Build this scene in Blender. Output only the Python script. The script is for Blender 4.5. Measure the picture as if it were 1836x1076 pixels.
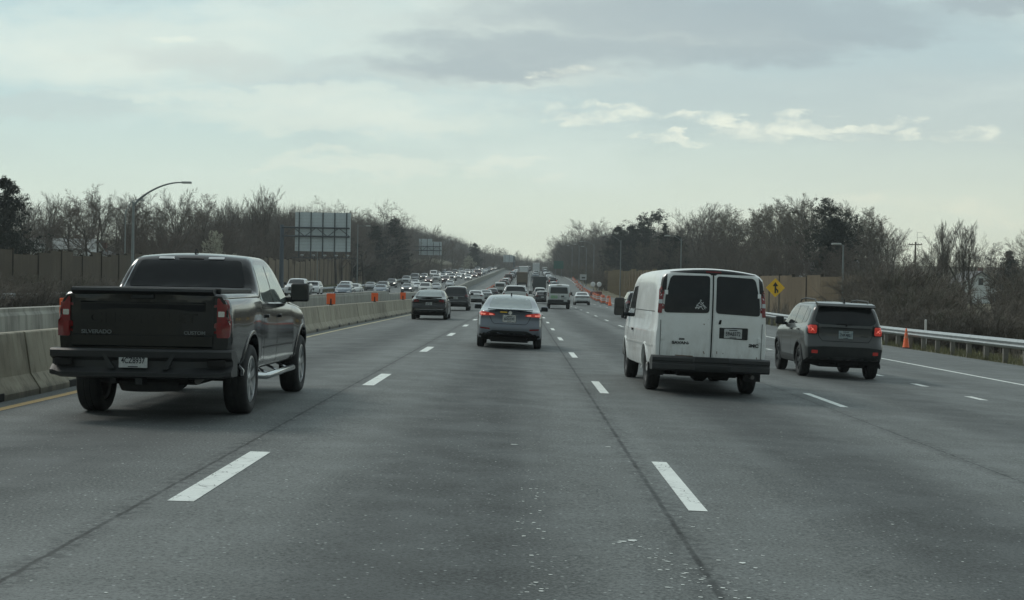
import bpy, bmesh, math, random
import numpy as np
from mathutils import Vector, Matrix, Euler
from mathutils.bvhtree import BVHTree
R = math.radians
scene = bpy.context.scene
C = scene.collection
for o in list(bpy.data.objects): bpy.data.objects.remove(o)
# ---------------- camera ----------------
F = 2630.0; CAMH = 1.467
cam = bpy.data.objects.new('camera', bpy.data.cameras.new('camera')); C.objects.link(cam)
cam.data.lens = F / 1836 * 36; cam.data.sensor_width = 36; cam.data.clip_end = 6000; cam.data.clip_start = 0.1
cam.matrix_world = Matrix.Translation((0, 0, CAMH)) @ Matrix.Rotation(R(.377), 4, 'Z') @ Matrix.Rotation(R(90 - .366), 4, 'X') @ Matrix.Rotation(R(1.0), 4, 'Z')
scene.camera = cam
scene.render.resolution_x = 1024; scene.render.resolution_y = 600
# ---------------- view + world ----------------
scene.view_settings.view_transform = 'Standard'; scene.view_settings.look = 'None'
scene.view_settings.exposure = 0.20; scene.view_settings.gamma = 1.0
SUN_EL, SUN_AZ = 42, -50     # azimuth from +Y, negative to the left
world = bpy.data.worlds.new('World'); scene.world = world; world.use_nodes = True
class NT:
    def __init__(s, nt): s.nt = nt
    def n(s, t, **k):
        nd = s.nt.nodes.new(t)
        for a, b in k.items(): setattr(nd, a, b)
        return nd
    def l(s, a, b): s.nt.links.new(a, b)
    def math(s, op, a, b=None, c=None, clamp=False):
        nd = s.n('ShaderNodeMath', operation=op, use_clamp=clamp)
        for i, v in enumerate((a, b, c)):
            if v is None: continue
            if isinstance(v, (int, float)): nd.inputs[i].default_value = v
            else: s.l(v, nd.inputs[i])
        return nd.outputs[0]
    def mix(s, f, a, b, mode='MIX'):
        nd = s.n('ShaderNodeMix', data_type='RGBA', blend_type=mode)
        for i, v in ((0, f), (6, a), (7, b)):
            if isinstance(v, (int, float)): nd.inputs[i].default_value = v
            elif isinstance(v, tuple): nd.inputs[i].default_value = (*v[:3], 1)
            else: s.l(v, nd.inputs[i])
        return nd.outputs[2]
    def noise(s, vec, scale, detail=4, rough=.55, dist=0):
        nd = s.n('ShaderNodeTexNoise'); nd.inputs['Scale'].default_value = scale
        nd.inputs['Detail'].default_value = detail; nd.inputs['Roughness'].default_value = rough
        nd.inputs['Distortion'].default_value = dist
        if vec is not None: s.l(vec, nd.inputs['Vector'])
        return nd.outputs['Fac']
    def mapr(s, v, a, b, c=0., d=1., smooth=True):
        nd = s.n('ShaderNodeMapRange'); nd.interpolation_type = 'SMOOTHSTEP' if smooth else 'LINEAR'
        s.l(v, nd.inputs[0])
        for i, x in enumerate((a, b, c, d)): nd.inputs[i + 1].default_value = x
        return nd.outputs[0]
    def comb(s, x, y, z):
        nd = s.n('ShaderNodeCombineXYZ')
        for i, v in enumerate((x, y, z)):
            if isinstance(v, (int, float)): nd.inputs[i].default_value = v
            else: s.l(v, nd.inputs[i])
        return nd.outputs[0]
def make_world():
    w = NT(world.node_tree); bg = world.node_tree.nodes['Background']
    sky = w.n('ShaderNodeTexSky', sky_type='NISHITA', sun_disc=False)
    sky.sun_elevation = R(SUN_EL); sky.sun_rotation = R(SUN_AZ); sky.dust_density = 3; sky.air_density = 1.2
    tc = w.n('ShaderNodeTexCoord'); sp = w.n('ShaderNodeSeparateXYZ'); w.l(tc.outputs['Generated'], sp.inputs[0])
    X, Y, Z = sp.outputs
    ay = w.math('MAXIMUM', w.math('ABSOLUTE', Y), .15)
    u = w.math('DIVIDE', X, ay); v = w.math('DIVIDE', Z, ay)
    # long flat cloud banks: noise stretched along the horizon
    vec = w.comb(u, w.math('MULTIPLY', v, 5.0), 0.0)
    n1 = w.noise(vec, 3.2, 7, .55, .35)
    n2 = w.noise(w.comb(w.math('ADD', u, 7.3), w.math('MULTIPLY', v, 3.4), 1.7), 9, 7, .6, .3)
    # warp for the placed banks
    nw = w.n('ShaderNodeTexNoise'); nw.inputs['Scale'].default_value = 16; nw.inputs['Detail'].default_value = 6; nw.inputs['Roughness'].default_value = .62
    w.l(w.comb(u, w.math('MULTIPLY', v, 2.6), .4), nw.inputs['Vector'])
    ws = w.n('ShaderNodeSeparateColor'); w.l(nw.outputs['Color'], ws.inputs[0])
    uu = w.math('ADD', u, w.math('MULTIPLY', w.math('SUBTRACT', ws.outputs[0], .5), .17))
    vv = w.math('ADD', v, w.math('MULTIPLY', w.math('SUBTRACT', ws.outputs[1], .5), .05))
    def blob(px, py, rx, ry, soft=1.0):
        th = R(1.0); x, y = px - 918, py - 538
        bu = (x * math.cos(th) + y * math.sin(th) - 17.3) / F; bv = -(-x * math.sin(th) + y * math.cos(th) + 16.8) / F
        a = w.math('DIVIDE', w.math('SUBTRACT', uu, bu), rx / F); b = w.math('DIVIDE', w.math('SUBTRACT', vv, bv), ry / F)
        d = w.math('ADD', w.math('MULTIPLY', a, a), w.math('MULTIPLY', b, b))
        return w.mapr(d, 0.0, 2.3 * soft, 1.0, 0.0)
    def union(bl):
        o = bl[0]
        for b in bl[1:]: o = w.math('MAXIMUM', o, b)
        return o
    K = SKYK
    elev = w.mapr(v, -.01, .17)
    base = w.mix(elev, (0.62 * K, .69 * K, .57 * K), (.365 * K, .50 * K, .515 * K))
    base = w.mix(w.mapr(u, -.35, .4), base, w.mix(elev, (.66 * K, .69 * K, .54 * K), (.37 * K, .465 * K, .475 * K)))
    base = w.mix(w.mapr(v, .25, 1.2), base, (.42 * K, .50 * K, .53 * K))
    # pale streaks
    pale = w.math('MULTIPLY', w.mapr(n1, .44, .66), w.mapr(v, .03, .10))
    col = w.mix(w.math('MULTIPLY', pale, .62), base, (.57 * K, .65 * K, .60 * K))
    dk = w.math('MULTIPLY', w.mapr(n2, .47, .72), w.mapr(v, .05, .16))
    col = w.mix(w.math('MULTIPLY', dk, .42), col, (.33 * K, .40 * K, .42 * K))
    glow = union([blob(820, 60, 420, 90), blob(600, 205, 300, 26), blob(300, 90, 330, 60), blob(640, 290, 160, 12), blob(930, 300, 60, 10), blob(800, 40, 130, 60), blob(950, 140, 150, 22), blob(450, 170, 260, 16), blob(1130, 60, 160, 14), blob(1240, 75, 60, 22)])
    col = w.mix(w.math('MULTIPLY', glow, .50), col, (.62 * K, .665 * K, .58 * K))
    dark = union([blob(1250, 30, 430, 52), blob(1010, 90, 290, 34), blob(1420, 60, 240, 28), blob(1800, 10, 120, 20), blob(880, 120, 200, 22), blob(1300, 90, 220, 26)])
    col = w.mix(w.math('MULTIPLY', dark, .80), col, (.285 * K, .345 * K, .365 * K))
    dark2 = union([blob(1650, 190, 420, 70), blob(1250, 165, 320, 40), blob(650, 140, 200, 20), blob(90, 190, 160, 20), blob(400, 115, 120, 16)])
    col = w.mix(w.math('MULTIPLY', dark2, .35), col, (.40 * K, .45 * K, .44 * K))
    br = union([blob(1390, 230, 105, 20, .8), blob(1270, 212, 90, 10, .8), blob(1085, 203, 75, 15, .8), blob(1680, 243, 85, 13, .8), blob(1530, 215, 90, 10, .8), blob(1000, 127, 60, 10, .8), blob(1215, 253, 40, 6), blob(300, 78, 40, 10)])
    col = w.mix(w.math('MULTIPLY', w.math('MULTIPLY', br, w.mapr(w.noise(w.comb(u, w.math('MULTIPLY', v, 2.2), 3.1), 34, 6, .6, .4), .30, .66)), .80), col, (.72 * K, .745 * K, .63 * K))
    col = w.mix(w.math('MULTIPLY', w.mapr(n2, .42, .7), w.math('MULTIPLY', union([blob(1750, 420, 400, 50)]), .5)), col, (.80 * K, .76 * K, .60 * K))
    ns = w.mix(1.0, sky.outputs[0], (1, 1, 1), 'MULTIPLY')
    out = w.mix(.93, ns, col)
    # the half of the sky behind the camera is dimmed, to darken the rears of the vehicles
    out = w.mix(w.mapr(Y, .15, -.35), out, w.mix(1.0, out, (.48, .48, .48), 'MULTIPLY'))
    # below the horizon: dull ground colour so that bounce light is not sky-bright
    out = w.mix(w.mapr(v, -.06, -.01), (.12 * K, .13 * K, .12 * K), out)
    w.l(out, bg.inputs[0]); bg.inputs[1].default_value = .1
SKYK = 12.3
HAZE = 0.0003
make_world()
sd = bpy.data.lights.new('sun', 'SUN'); sd.energy = .9; sd.angle = R(14); sd.color = (1, .95, .86)
sun = bpy.data.objects.new('sun', sd); C.objects.link(sun)
dv = Vector((math.sin(R(SUN_AZ)) * math.cos(R(SUN_EL)), math.cos(R(SUN_AZ)) * math.cos(R(SUN_EL)), math.sin(R(SUN_EL))))
sun.rotation_euler = dv.to_track_quat('Z', 'Y').to_euler(); sun.location = dv * 50

# ---------------- helpers ----------------
def tag(o, label=None, cat=None, group=None, kind=None):
    if label: o['label'] = label
    if cat: o['category'] = cat
    if group: o['group'] = group
    if kind: o['kind'] = kind
    return o
def empty(name, loc=(0, 0, 0), rz=0.0, **k):
    o = bpy.data.objects.new(name, None); C.objects.link(o); o.location = loc; o.rotation_euler = (0, 0, rz)
    return tag(o, **k)
def copy_tree(o, parent=None):
    c = o.copy(); C.objects.link(c)
    if parent: c.parent = parent
    for ch in o.children: copy_tree(ch, c)
    return c
def finish(name, bm, mats, parent=None, smooth=None, loc=None):
    me = bpy.data.meshes.new(name); bmesh.ops.recalc_face_normals(bm, faces=bm.faces); bm.to_mesh(me); bm.free()
    for m in (mats if isinstance(mats, (list, tuple)) else [mats]): me.materials.append(m)
    if smooth is not None:
        me.shade_smooth(); me.set_sharp_from_angle(angle=R(smooth))
    o = bpy.data.objects.new(name, me); C.objects.link(o)
    if parent: o.parent = parent
    if loc: o.location = loc
    return o
def box(bm, x0, x1, y0, y1, z0, z1, bev=0, mi=0, M=None, seg=1):
    if bev:
        t = bmesh.new(); bmesh.ops.create_cube(t, size=1)
        for v in t.verts: v.co = Vector(((x0 + x1) / 2 + v.co.x * (x1 - x0), (y0 + y1) / 2 + v.co.y * (y1 - y0), (z0 + z1) / 2 + v.co.z * (z1 - z0)))
        bmesh.ops.bevel(t, geom=t.edges[:], offset=bev, segments=seg, affect='EDGES', profile=.5)
        merge_bm(bm, t, M, mi); return
    vs = [bm.verts.new((M @ Vector(p)) if M else p) for p in ((x0, y0, z0), (x1, y0, z0), (x1, y1, z0), (x0, y1, z0), (x0, y0, z1), (x1, y0, z1), (x1, y1, z1), (x0, y1, z1))]
    for f in ((3, 2, 1, 0), (4, 5, 6, 7), (0, 1, 5, 4), (1, 2, 6, 5), (2, 3, 7, 6), (3, 0, 4, 7)):
        bm.faces.new([vs[i] for i in f]).material_index = mi
def merge_bm(bm, t, M=None, mi=None):
    vm = {}
    for v in t.verts: vm[v] = bm.verts.new((M @ v.co) if M else v.co)
    for f in t.faces:
        try:
            nf = bm.faces.new([vm[v] for v in f.verts]); nf.material_index = f.material_index if mi is None else mi
        except ValueError: pass
    t.free()
def prism(bm, pts, a, b, axis='y', mi=0, M=None):
    """pts in the two other axes, extruded a..b"""
    def mk(p, t):
        q = {'x': (t, p[0], p[1]), 'y': (p[0], t, p[1]), 'z': (p[0], p[1], t)}[axis]
        return bm.verts.new((M @ Vector(q)) if M else q)
    A = [mk(p, a) for p in pts]; B = [mk(p, b) for p in pts]; n = len(pts)
    fs = [bm.faces.new(A), bm.faces.new(B[::-1])]
    for i in range(n): fs.append(bm.faces.new([A[i], B[i], B[(i + 1) % n], A[(i + 1) % n]]))
    for f in fs: f.material_index = mi
def tube(bm, pts, rad, n=8, mi=0, cap=True):
    pts = [Vector(p) for p in pts]; rings = []
    up = Vector((0, 0, 1))
    for i, p in enumerate(pts):
        d = (pts[min(i + 1, len(pts) - 1)] - pts[max(i - 1, 0)]).normalized()
        a = d.cross(up if abs(d.z) < .9 else Vector((1, 0, 0))).normalized(); b = d.cross(a)
        r = rad[i] if isinstance(rad, (list, tuple)) else rad
        rings.append([bm.verts.new(p + (a * math.cos(2 * math.pi * k / n) + b * math.sin(2 * math.pi * k / n)) * r) for k in range(n)])
    for A, B in zip(rings, rings[1:]):
        for k in range(n): bm.faces.new([A[k], A[(k + 1) % n], B[(k + 1) % n], B[k]]).material_index = mi
    if cap:
        bm.faces.new(rings[0][::-1]).material_index = mi; bm.faces.new(rings[-1]).material_index = mi
def lathe(bm, prof, n=28, axis='x', c=(0, 0, 0), mi=0, close=False):
    """prof list of (r, t) along axis"""
    rings = []
    for r, t in prof:
        ring = []
        for k in range(n):
            a = 2 * math.pi * k / n; ca, sa = math.cos(a) * r, math.sin(a) * r
            p = {'x': (t, ca, sa), 'y': (ca, t, sa), 'z': (ca, sa, t)}[axis]
            ring.append(bm.verts.new((p[0] + c[0], p[1] + c[1], p[2] + c[2])))
        rings.append(ring)
    pr = list(zip(rings, rings[1:]))
    if close: pr.append((rings[-1], rings[0]))
    for A, B in pr:
        for k in range(n): bm.faces.new([A[k], A[(k + 1) % n], B[(k + 1) % n], B[k]]).material_index = mi
    if not close:
        bm.faces.new(rings[0]).material_index = mi; bm.faces.new(rings[-1][::-1]).material_index = mi
def pchip(pts):
    xs = np.array([p[0] for p in pts], float); ys = np.array([p[1] for p in pts], float)
    if len(xs) == 1: return lambda t: float(ys[0])
    h = np.diff(xs); d = np.diff(ys) / h; m = np.zeros(len(xs)); m[0] = d[0]; m[-1] = d[-1]
    for i in range(1, len(xs) - 1):
        if d[i - 1] * d[i] > 0:
            w1 = 2 * h[i] + h[i - 1]; w2 = h[i] + 2 * h[i - 1]; m[i] = (w1 + w2) / (w1 / d[i - 1] + w2 / d[i])
    def f(t):
        if t <= xs[0]: return float(ys[0])
        if t >= xs[-1]: return float(ys[-1])
        i = int(np.searchsorted(xs, t) - 1); s = (t - xs[i]) / h[i]
        return float((1 + 2 * s) * (1 - s) ** 2 * ys[i] + s * (1 - s) ** 2 * h[i] * m[i] + s * s * (3 - 2 * s) * ys[i + 1] + s * s * (s - 1) * h[i] * m[i + 1])
    return f
def lerp1(pts):
    xs = [p[0] for p in pts]; ys = [p[1] for p in pts]
    return lambda t: float(np.interp(t, xs, ys))
# ---------------- materials ----------------
def mat(name, col, rough=.6, metal=0, coat=0, emit=None, es=1, spec=.5, bump=None, var=None, objcol=False):
    m = bpy.data.materials.new(name); m.use_nodes = True; w = NT(m.node_tree); b = m.node_tree.nodes['Principled BSDF']
    b.inputs['Base Color'].default_value = (*col, 1); b.inputs['Roughness'].default_value = rough; b.inputs['Metallic'].default_value = metal
    b.inputs['Coat Weight'].default_value = coat; b.inputs['Coat Roughness'].default_value = .05; b.inputs['Specular IOR Level'].default_value = spec
    if emit: b.inputs['Emission Color'].default_value = (*emit, 1); b.inputs['Emission Strength'].default_value = es
    tc = w.n('ShaderNodeTexCoord').outputs['Object']
    c = None
    if objcol: c = w.n('ShaderNodeObjectInfo').outputs['Color']
    if var:
        sc, amt, c2 = var
        n = w.noise(tc, sc, 5, .6); c = w.mix(w.math('MULTIPLY', w.mapr(n, .35, .7), amt), c if c else col, c2)
    if c: w.l(c, b.inputs['Base Color'])
    if bump:
        bn = w.n('ShaderNodeBump'); bn.inputs['Strength'].default_value = bump[1]; bn.inputs['Distance'].default_value = .02
        w.l(w.noise(tc, bump[0], 4), bn.inputs['Height']); w.l(bn.outputs[0], b.inputs['Normal'])
    return m
M = {}
M['paint'] = mat('car_paint', (.5, .5, .5), .25, .0, .6, objcol=True, var=(3.0, .05, (.12, .11, .1)))
M['black_paint'] = mat('black_paint', (.005, .007, .0085), .16, 0, .6, spec=.4, var=(2.5, .35, (.016, .018, .018)))
M['grey_paint'] = mat('grey_paint', (.165, .19, .225), .28, .3, 1.0, var=(2.0, .2, (.15, .15, .15)))
M['jeep_paint'] = mat('warm_grey_paint', (.050, .055, .055), .30, .08, .7, var=(2.5, .3, (.075, .072, .066)))
M['white_paint'] = mat('white_paint', (.84, .87, .86), .35, 0, .5)
M['glass'] = mat('tinted_glass', (.018, .022, .024), .05, 0, 0, spec=.6)
M['glass_dark'] = mat('privacy_glass', (.018, .020, .022), .10, 0, 0, spec=.35, var=(2.0, .3, (.035, .04, .04)))
M['glass_sky_pale'] = mat('sky_toned_glass', (.22, .26, .255), .06, .25, 0, spec=.9, var=(2.2, .5, (.15, .18, .18)))  # sky reflection painted in: the pale base colour lightens these panes
M['plastic'] = mat('black_plastic', (.011, .014, .015), .5, bump=(60, .2), var=(5, .4, (.030, .030, .029)))
M['bumper'] = mat('dark_grey_bumper', (.026, .029, .031), .5, bump=(50, .15), var=(4, .4, (.045, .044, .042)))
M['rubber'] = mat('tyre_rubber', (.020, .022, .023), .8, bump=(25, .3), var=(9, .5, (.042, .041, .038)))
M['alloy'] = mat('alloy_rim', (.50, .52, .53), .3, .85, var=(6, .4, (.2, .19, .18)))
M['dark_alloy'] = mat('dark_rim', (.055, .058, .06), .4, .7)
M['steel_rim'] = mat('steel_rim', (.22, .22, .22), .5, .6, var=(6, .6, (.08, .07, .06)))
M['chrome'] = mat('chrome', (.62, .64, .65), .16, .95)
M['under'] = mat('underbody', (.012, .012, .012), .85)
M['red'] = mat('red_lens', (.22, .010, .013), .18, coat=.6, emit=(.5, .01, .015), es=.0, var=(14, .5, (.12, .01, .012)))
M['redlit'] = mat('lit_red_lens', (.75, .05, .035), .2, coat=.6, emit=(1, .10, .07), es=.10)
M['redglow'] = mat('lit_brake_light', (.8, .2, .15), .2, emit=(1, .34, .25), es=.42)
M['lens'] = mat('clear_lens', (.5, .52, .52), .12, .3, .8)
M['lamp'] = mat('lit_headlamp', (.9, .9, .85), .2, emit=(1, .98, .88), es=2.2)
M['amber'] = mat('amber_lens', (.7, .2, .03), .3, coat=.5)
M['plate'] = mat('plate_white', (.55, .57, .56), .45, var=(25, .4, (.25, .27, .30)))
M['ink'] = mat('plate_ink', (.02, .022, .03), .5)
M['silver_ink'] = mat('silver_lettering', (.33, .35, .35), .35, .5)
M['asph_mark'] = None
M['steel'] = mat('galvanised_steel', (.42, .45, .46), .42, .6, var=(4, .4, (.24, .24, .23)))
M['pole'] = mat('lamp_pole_metal', (.24, .27, .27), .5, .3, var=(2, .3, (.14, .15, .15)))
M['signback'] = mat('sign_back_aluminium', (.62, .69, .71), .5, .1, var=(1.2, .4, (.50, .56, .58)))
M['signframe'] = mat('sign_frame_steel', (.085, .10, .11), .6, .3)
M['orange'] = mat('orange_plastic', (1.0, .17, .05), .5, var=(10, .25, (.85, .14, .05)))
M['drum_orange'] = mat('sun_faded_orange', (.72, .20, .11), .6, var=(6, .4, (.55, .16, .09)))
M['reflect'] = mat('white_reflective_band', (.7, .7, .68), .4, var=(12, .3, (.5, .48, .45)))
M['yellow'] = mat('yellow_sign_sheeting', (1.0, .60, .035), .5, var=(3, .3, (.9, .53, .04)))
M['green'] = mat('green_sign', (.02, .13, .10), .5)
M['bark'] = mat('bark', (.11, .10, .086), .9, var=(2, .6, (.05, .046, .04)))
M['bark_pale'] = mat('pale_bark', (.15, .14, .12), .9, var=(2, .6, (.09, .085, .07)))
M['twig'] = mat('twigs', (.145, .13, .112), .9, var=(.8, .6, (.095, .085, .074)))
M['twig_red'] = mat('reddish_twigs', (.155, .132, .112), .9, var=(.8, .6, (.095, .08, .07)))
M['bud'] = mat('buds', (.17, .16, .115), .9, var=(.7, .6, (.12, .11, .08)))
M['needle'] = mat('evergreen_needles', (.034, .042, .033), .85, var=(.9, .7, (.018, .023, .018)))
M['needle_l'] = mat('pine_needles', (.050, .056, .040), .85, var=(.9, .7, (.025, .03, .022)))
M['blossom'] = mat('white_blossom', (.60, .60, .50), .9, var=(1.5, .6, (.38, .38, .30)))
M['brush'] = mat('dry_brush', (.19, .165, .135), .95, var=(.25, .8, (.085, .073, .062)))
M['brush2'] = mat('olive_brush', (.14, .132, .10), .95, var=(.3, .8, (.08, .075, .058)))
M['house_white'] = mat('white_siding', (.82, .85, .85), .7, var=(1, .3, (.68, .70, .70)))
M['roof_grey'] = mat('grey_shingle', (.16, .165, .17), .9, var=(3, .5, (.11, .11, .11)))
M['window_dark'] = mat('house_window', (.03, .035, .04), .1)
M['wood'] = mat('weathered_wood', (.12, .10, .08), .9)

def dirty_white():
    m = M['white_paint']; w = NT(m.node_tree); b = m.node_tree.nodes['Principled BSDF']; tc = w.n('ShaderNodeTexCoord').outputs['Object']
    sp = w.n('ShaderNodeSeparateXYZ'); w.l(tc, sp.inputs[0])
    low = w.mapr(sp.outputs[2], 1.15, .5, 0, 1)
    st = w.n('ShaderNodeVectorMath', operation='MULTIPLY'); w.l(tc, st.inputs[0]); st.inputs[1].default_value = (3, 3, .7)
    a = w.math('MULTIPLY', w.mapr(w.noise(tc, 2.2, 6, .7), .38, .66), .30)
    c = w.mix(a, (.84, .87, .86), (.60, .60, .56))
    k = w.math('MULTIPLY', w.mapr(w.noise(st.outputs[0], 2.5, 6, .7), .42, .66), low)
    c = w.mix(w.math('MULTIPLY', k, .55), c, (.42, .39, .34))
    c = w.mix(w.math('MULTIPLY', w.mapr(w.noise(tc, 26, 5, .7), .66, .74), .7), c, (.25, .20, .16))
    w.l(c, b.inputs['Base Color']); w.l(w.mapr(w.noise(tc, 3, 4), .35, .65, .28, .5), b.inputs['Roughness'])
dirty_white()
# ---------------- road geometry ----------------
def prof(Y):
    if Y < 150: return 0.0
    if Y < 330: return .5 * 1.44e-4 * (Y - 150) ** 2
    z = .5 * 1.44e-4 * 180 ** 2; s = 1.44e-4 * 180
    if Y < 600: return z + s * (Y - 330)
    z += s * 270; t = Y - 600
    c = 2.2e-4
    if t < 200: return z + s * t - .5 * c * t * t
    return z + s * 200 - .5 * c * 40000 + (s - c * 200) * (t - 200) * .55
def sm(a, b, t):
    t = min(1, max(0, (t - a) / (b - a))); return t * t * (3 - 2 * t)
def bend(Y): return 0 if Y < 150 else 1.2e-5 * (Y - 150) ** 2
def cross(x, Y):
    s = .03 * (1 - sm(55, 140, Y))
    z = -s * max(0, min(x, 15) + 2.29) if x > -2.29 else 0
    if x < -10.2: z += .45 * sm(60, 160, Y) * sm(-10.2, -12, x)
    return z
def bank(x, Y):
    z = 0.0
    if x < -29:
        d = -29 - x
        z += -.2 * sm(0, 4, d) * (1 - sm(150, 250, Y)) + 7.5 * sm(315, 380, Y) * (1 - .75 * sm(700, 1000, Y)) * sm(1, 26, d) + 1.2 * sm(90, 240, Y) * sm(0, 10, d)
        z += 1.6 * sm(10, 45, d) * (1 - sm(260, 340, Y))
    if x > 15.2:
        d = x - 15.2
        z += -.35 * sm(0, 4, d) * (1 - sm(80, 200, Y)) + 4.5 * sm(330, 480, Y) * (1 - .6 * sm(700, 1000, Y)) * sm(2, 26, d) + .5 * sm(20, 50, d)
    if Y > 770: z += (3 + 11 * sm(10, -70, x) + 4 * sm(40, 120, x)) * sm(770, 900, Y)
    return z
def G(x, Y, h=0.0):
    """road-frame point -> world"""
    return Vector((x + bend(Y), Y, prof(Y) + cross(x, Y) + bank(x, Y) + h))
def groll(x, Y): return -math.atan((G(x + .5, Y).z - G(x - .5, Y).z))
def ray(px, py):
    th = R(1.0); x, y = px - 918, py - 538
    return (x * math.cos(th) + y * math.sin(th) - 17.3) / F, -(-x * math.sin(th) + y * math.cos(th) + 16.8) / F
def at(px, Z):                       # world x for a photo column at distance Z
    return ray(px, 500)[0] * Z
def zat(py, Z, px=918): return CAMH + ray(px, py)[1] * Z
YS = [-200, -150, -110, -80, -55, -40] + list(np.arange(-30, 60, 3.0)) + list(np.arange(60, 200, 5.0)) + list(np.arange(200, 900, 10.0)) + list(np.arange(900, 1801, 60.0))
def sheet(name, xs, ys, m, h=0, fn=None, **k):
    bm = bmesh.new(); rows = []
    for Y in ys:
        rows.append([bm.verts.new(G(x if not callable(x) else x(Y), Y, h if fn is None else fn((x if not callable(x) else x(Y)), Y))) for x in xs])
    for A, B in zip(rows, rows[1:]):
        for i in range(len(xs) - 1): bm.faces.new([A[i], A[i + 1], B[i + 1], B[i]])
    o = finish(name, bm, m, smooth=60); tag(o, **k); return o
def ground_mat():
    m = mat('dry_ground', (.12, .11, .08), .95); w = NT(m.node_tree); b = m.node_tree.nodes['Principled BSDF']
    tc = w.n('ShaderNodeTexCoord').outputs['Object']
    a = w.mix(w.mapr(w.noise(tc, .06, 6), .4, .62), (.13, .12, .07), (.19, .165, .12))
    a = w.mix(w.mapr(w.noise(tc, 1.4, 6, .7), .42, .65), a, (.09, .095, .05))
    w.l(a, b.inputs['Base Color']); bn = w.n('ShaderNodeBump'); bn.inputs['Strength'].default_value = .7; bn.inputs['Distance'].default_value = .1
    w.l(w.noise(tc, 5, 6, .7), bn.inputs['Height']); w.l(bn.outputs[0], b.inputs['Normal']); return m
def asphalt_mat(near=True):
    m = mat('asphalt', (.1, .1, .1), .8, spec=.35); w = NT(m.node_tree); b = m.node_tree.nodes['Principled BSDF']
    tc = w.n('ShaderNodeTexCoord').outputs['Object']; sp = w.n('ShaderNodeSeparateXYZ'); w.l(tc, sp.inputs[0]); X, Y, Z = sp.outputs
    st = w.comb(w.math('MULTIPLY', X, 1.0), w.math('MULTIPLY', Y, .06), 0.0)
    base = w.mix(w.mapr(w.noise(st, .9, 5, .6), .35, .68), (.090, .100, .098), (.150, .163, .159))
    # oil-dark band along each lane centre and worn wheel paths
    # aggregate grain
    g = w.noise(tc, 42, 3, .75)
    base = w.mix(w.mapr(g, .42, .66, 0, .9), base, (.20, .215, .21))
    base = w.mix(w.mapr(g, .47, .32, 0, .8), base, (.040, .044, .044))
    base = w.mix(w.mapr(w.noise(tc, 2.3, 6, .7), .50, .78, 0, .45), base, (.125, .131, .125))
    for cx, wd, am in ((-4.2, 1.3, .8), (-.5, 1.15, .95), (3.1, 1.3, .95), (6.6, 1.2, .7), (9.6, 1.0, .4)):
        d = w.math('ABSOLUTE', w.math('SUBTRACT', w.math('ADD', X, w.math('MULTIPLY', w.math('SUBTRACT', w.noise(st, .8, 3), .5), .8)), cx))
        base = w.mix(w.math('MULTIPLY', w.mapr(d, wd * .2, wd, 1, 0), am), base, w.mix(1.0, base, (.50, .51, .52), 'MULTIPLY'))
    # pale chips and flecks
    vo = w.n('ShaderNodeTexVoronoi'); vo.inputs['Scale'].default_value = 9; w.l(tc, vo.inputs['Vector'])
    vc = w.n('ShaderNodeSeparateColor'); w.l(vo.outputs['Color'], vc.inputs[0])
    fl = w.math('MULTIPLY', w.mapr(vo.outputs['Distance'], .10, .05, 0, 1), w.mapr(vc.outputs[0], .62, .8))
    fl = w.math('MULTIPLY', fl, w.mapr(w.noise(tc, .7, 3), .45, .62))
    base = w.mix(w.math('MULTIPLY', fl, .8), base, (.60, .64, .62))
    vo2 = w.n('ShaderNodeTexVoronoi'); vo2.inputs['Scale'].default_value = 19; w.l(tc, vo2.inputs['Vector'])
    vc2 = w.n('ShaderNodeSeparateColor'); w.l(vo2.outputs['Color'], vc2.inputs[0])
    fl2 = w.math('MULTIPLY', w.mapr(vo2.outputs['Distance'], .22, .12, 0, 1), w.mapr(vc2.outputs[1], .66, .78))
    base = w.mix(w.math('MULTIPLY', fl2, .75), base, (.40, .43, .42))
    # longitudinal seams between paving passes
    wob = w.math('MULTIPLY', w.math('SUBTRACT', w.noise(w.comb(0.0, Y, 0.0), 3.2, 7, .75), .5), .07)
    for cx, wd in ((-2.53, .016), (1.06, .019), (4.62, .011), (-6.9, .02)):
        d = w.math('ABSOLUTE', w.math('SUBTRACT', w.math('ADD', X, wob), cx))
        br = w.mapr(w.noise(tc, 4, 6, .75), .36, .58, .4, 1)
        base = w.mix(w.math('MULTIPLY', w.mapr(d, wd * .4, wd * 1.6, 1, 0), br), base, (.022, .024, .024))
        base = w.mix(w.math('MULTIPLY', w.mapr(d, .02, .22, .75, 0), w.mapr(w.noise(tc, 9, 5, .75), .44, .6)), base, (.045, .049, .049))
    w.l(base, b.inputs['Base Color'])
    bn = w.n('ShaderNodeBump'); bn.inputs['Strength'].default_value = .55; bn.inputs['Distance'].default_value = .006
    w.l(w.noise(tc, 60, 3, .7), bn.inputs['Height']); w.l(bn.outputs[0], b.inputs['Normal'])
    w.l(w.mapr(w.noise(tc, 1.2, 4), .3, .7, .62, .85), b.inputs['Roughness'])
    return m
def paint_mat(name, col):
    m = mat(name, col, .55); w = NT(m.node_tree); b = m.node_tree.nodes['Principled BSDF']
    tc = w.n('ShaderNodeTexCoord').outputs['Object']
    c = w.mix(w.mapr(w.noise(tc, 3, 5, .7), .4, .75, 0, .45), col, tuple(v * .62 for v in col))
    cr = w.n('ShaderNodeTexVoronoi', feature='DISTANCE_TO_EDGE'); cr.inputs['Scale'].default_value = 14
    w.l(w.mix(.12, tc, w.n('ShaderNodeTexNoise').outputs['Color']), cr.inputs['Vector'])
    k = w.math('MULTIPLY', w.mapr(cr.outputs['Distance'], .05, .02, 0, .75), w.mapr(w.noise(tc, 5, 3), .45, .6))
    c = w.mix(k, c, (.12, .125, .12)); w.l(c, b.inputs['Base Color']); return m
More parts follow.
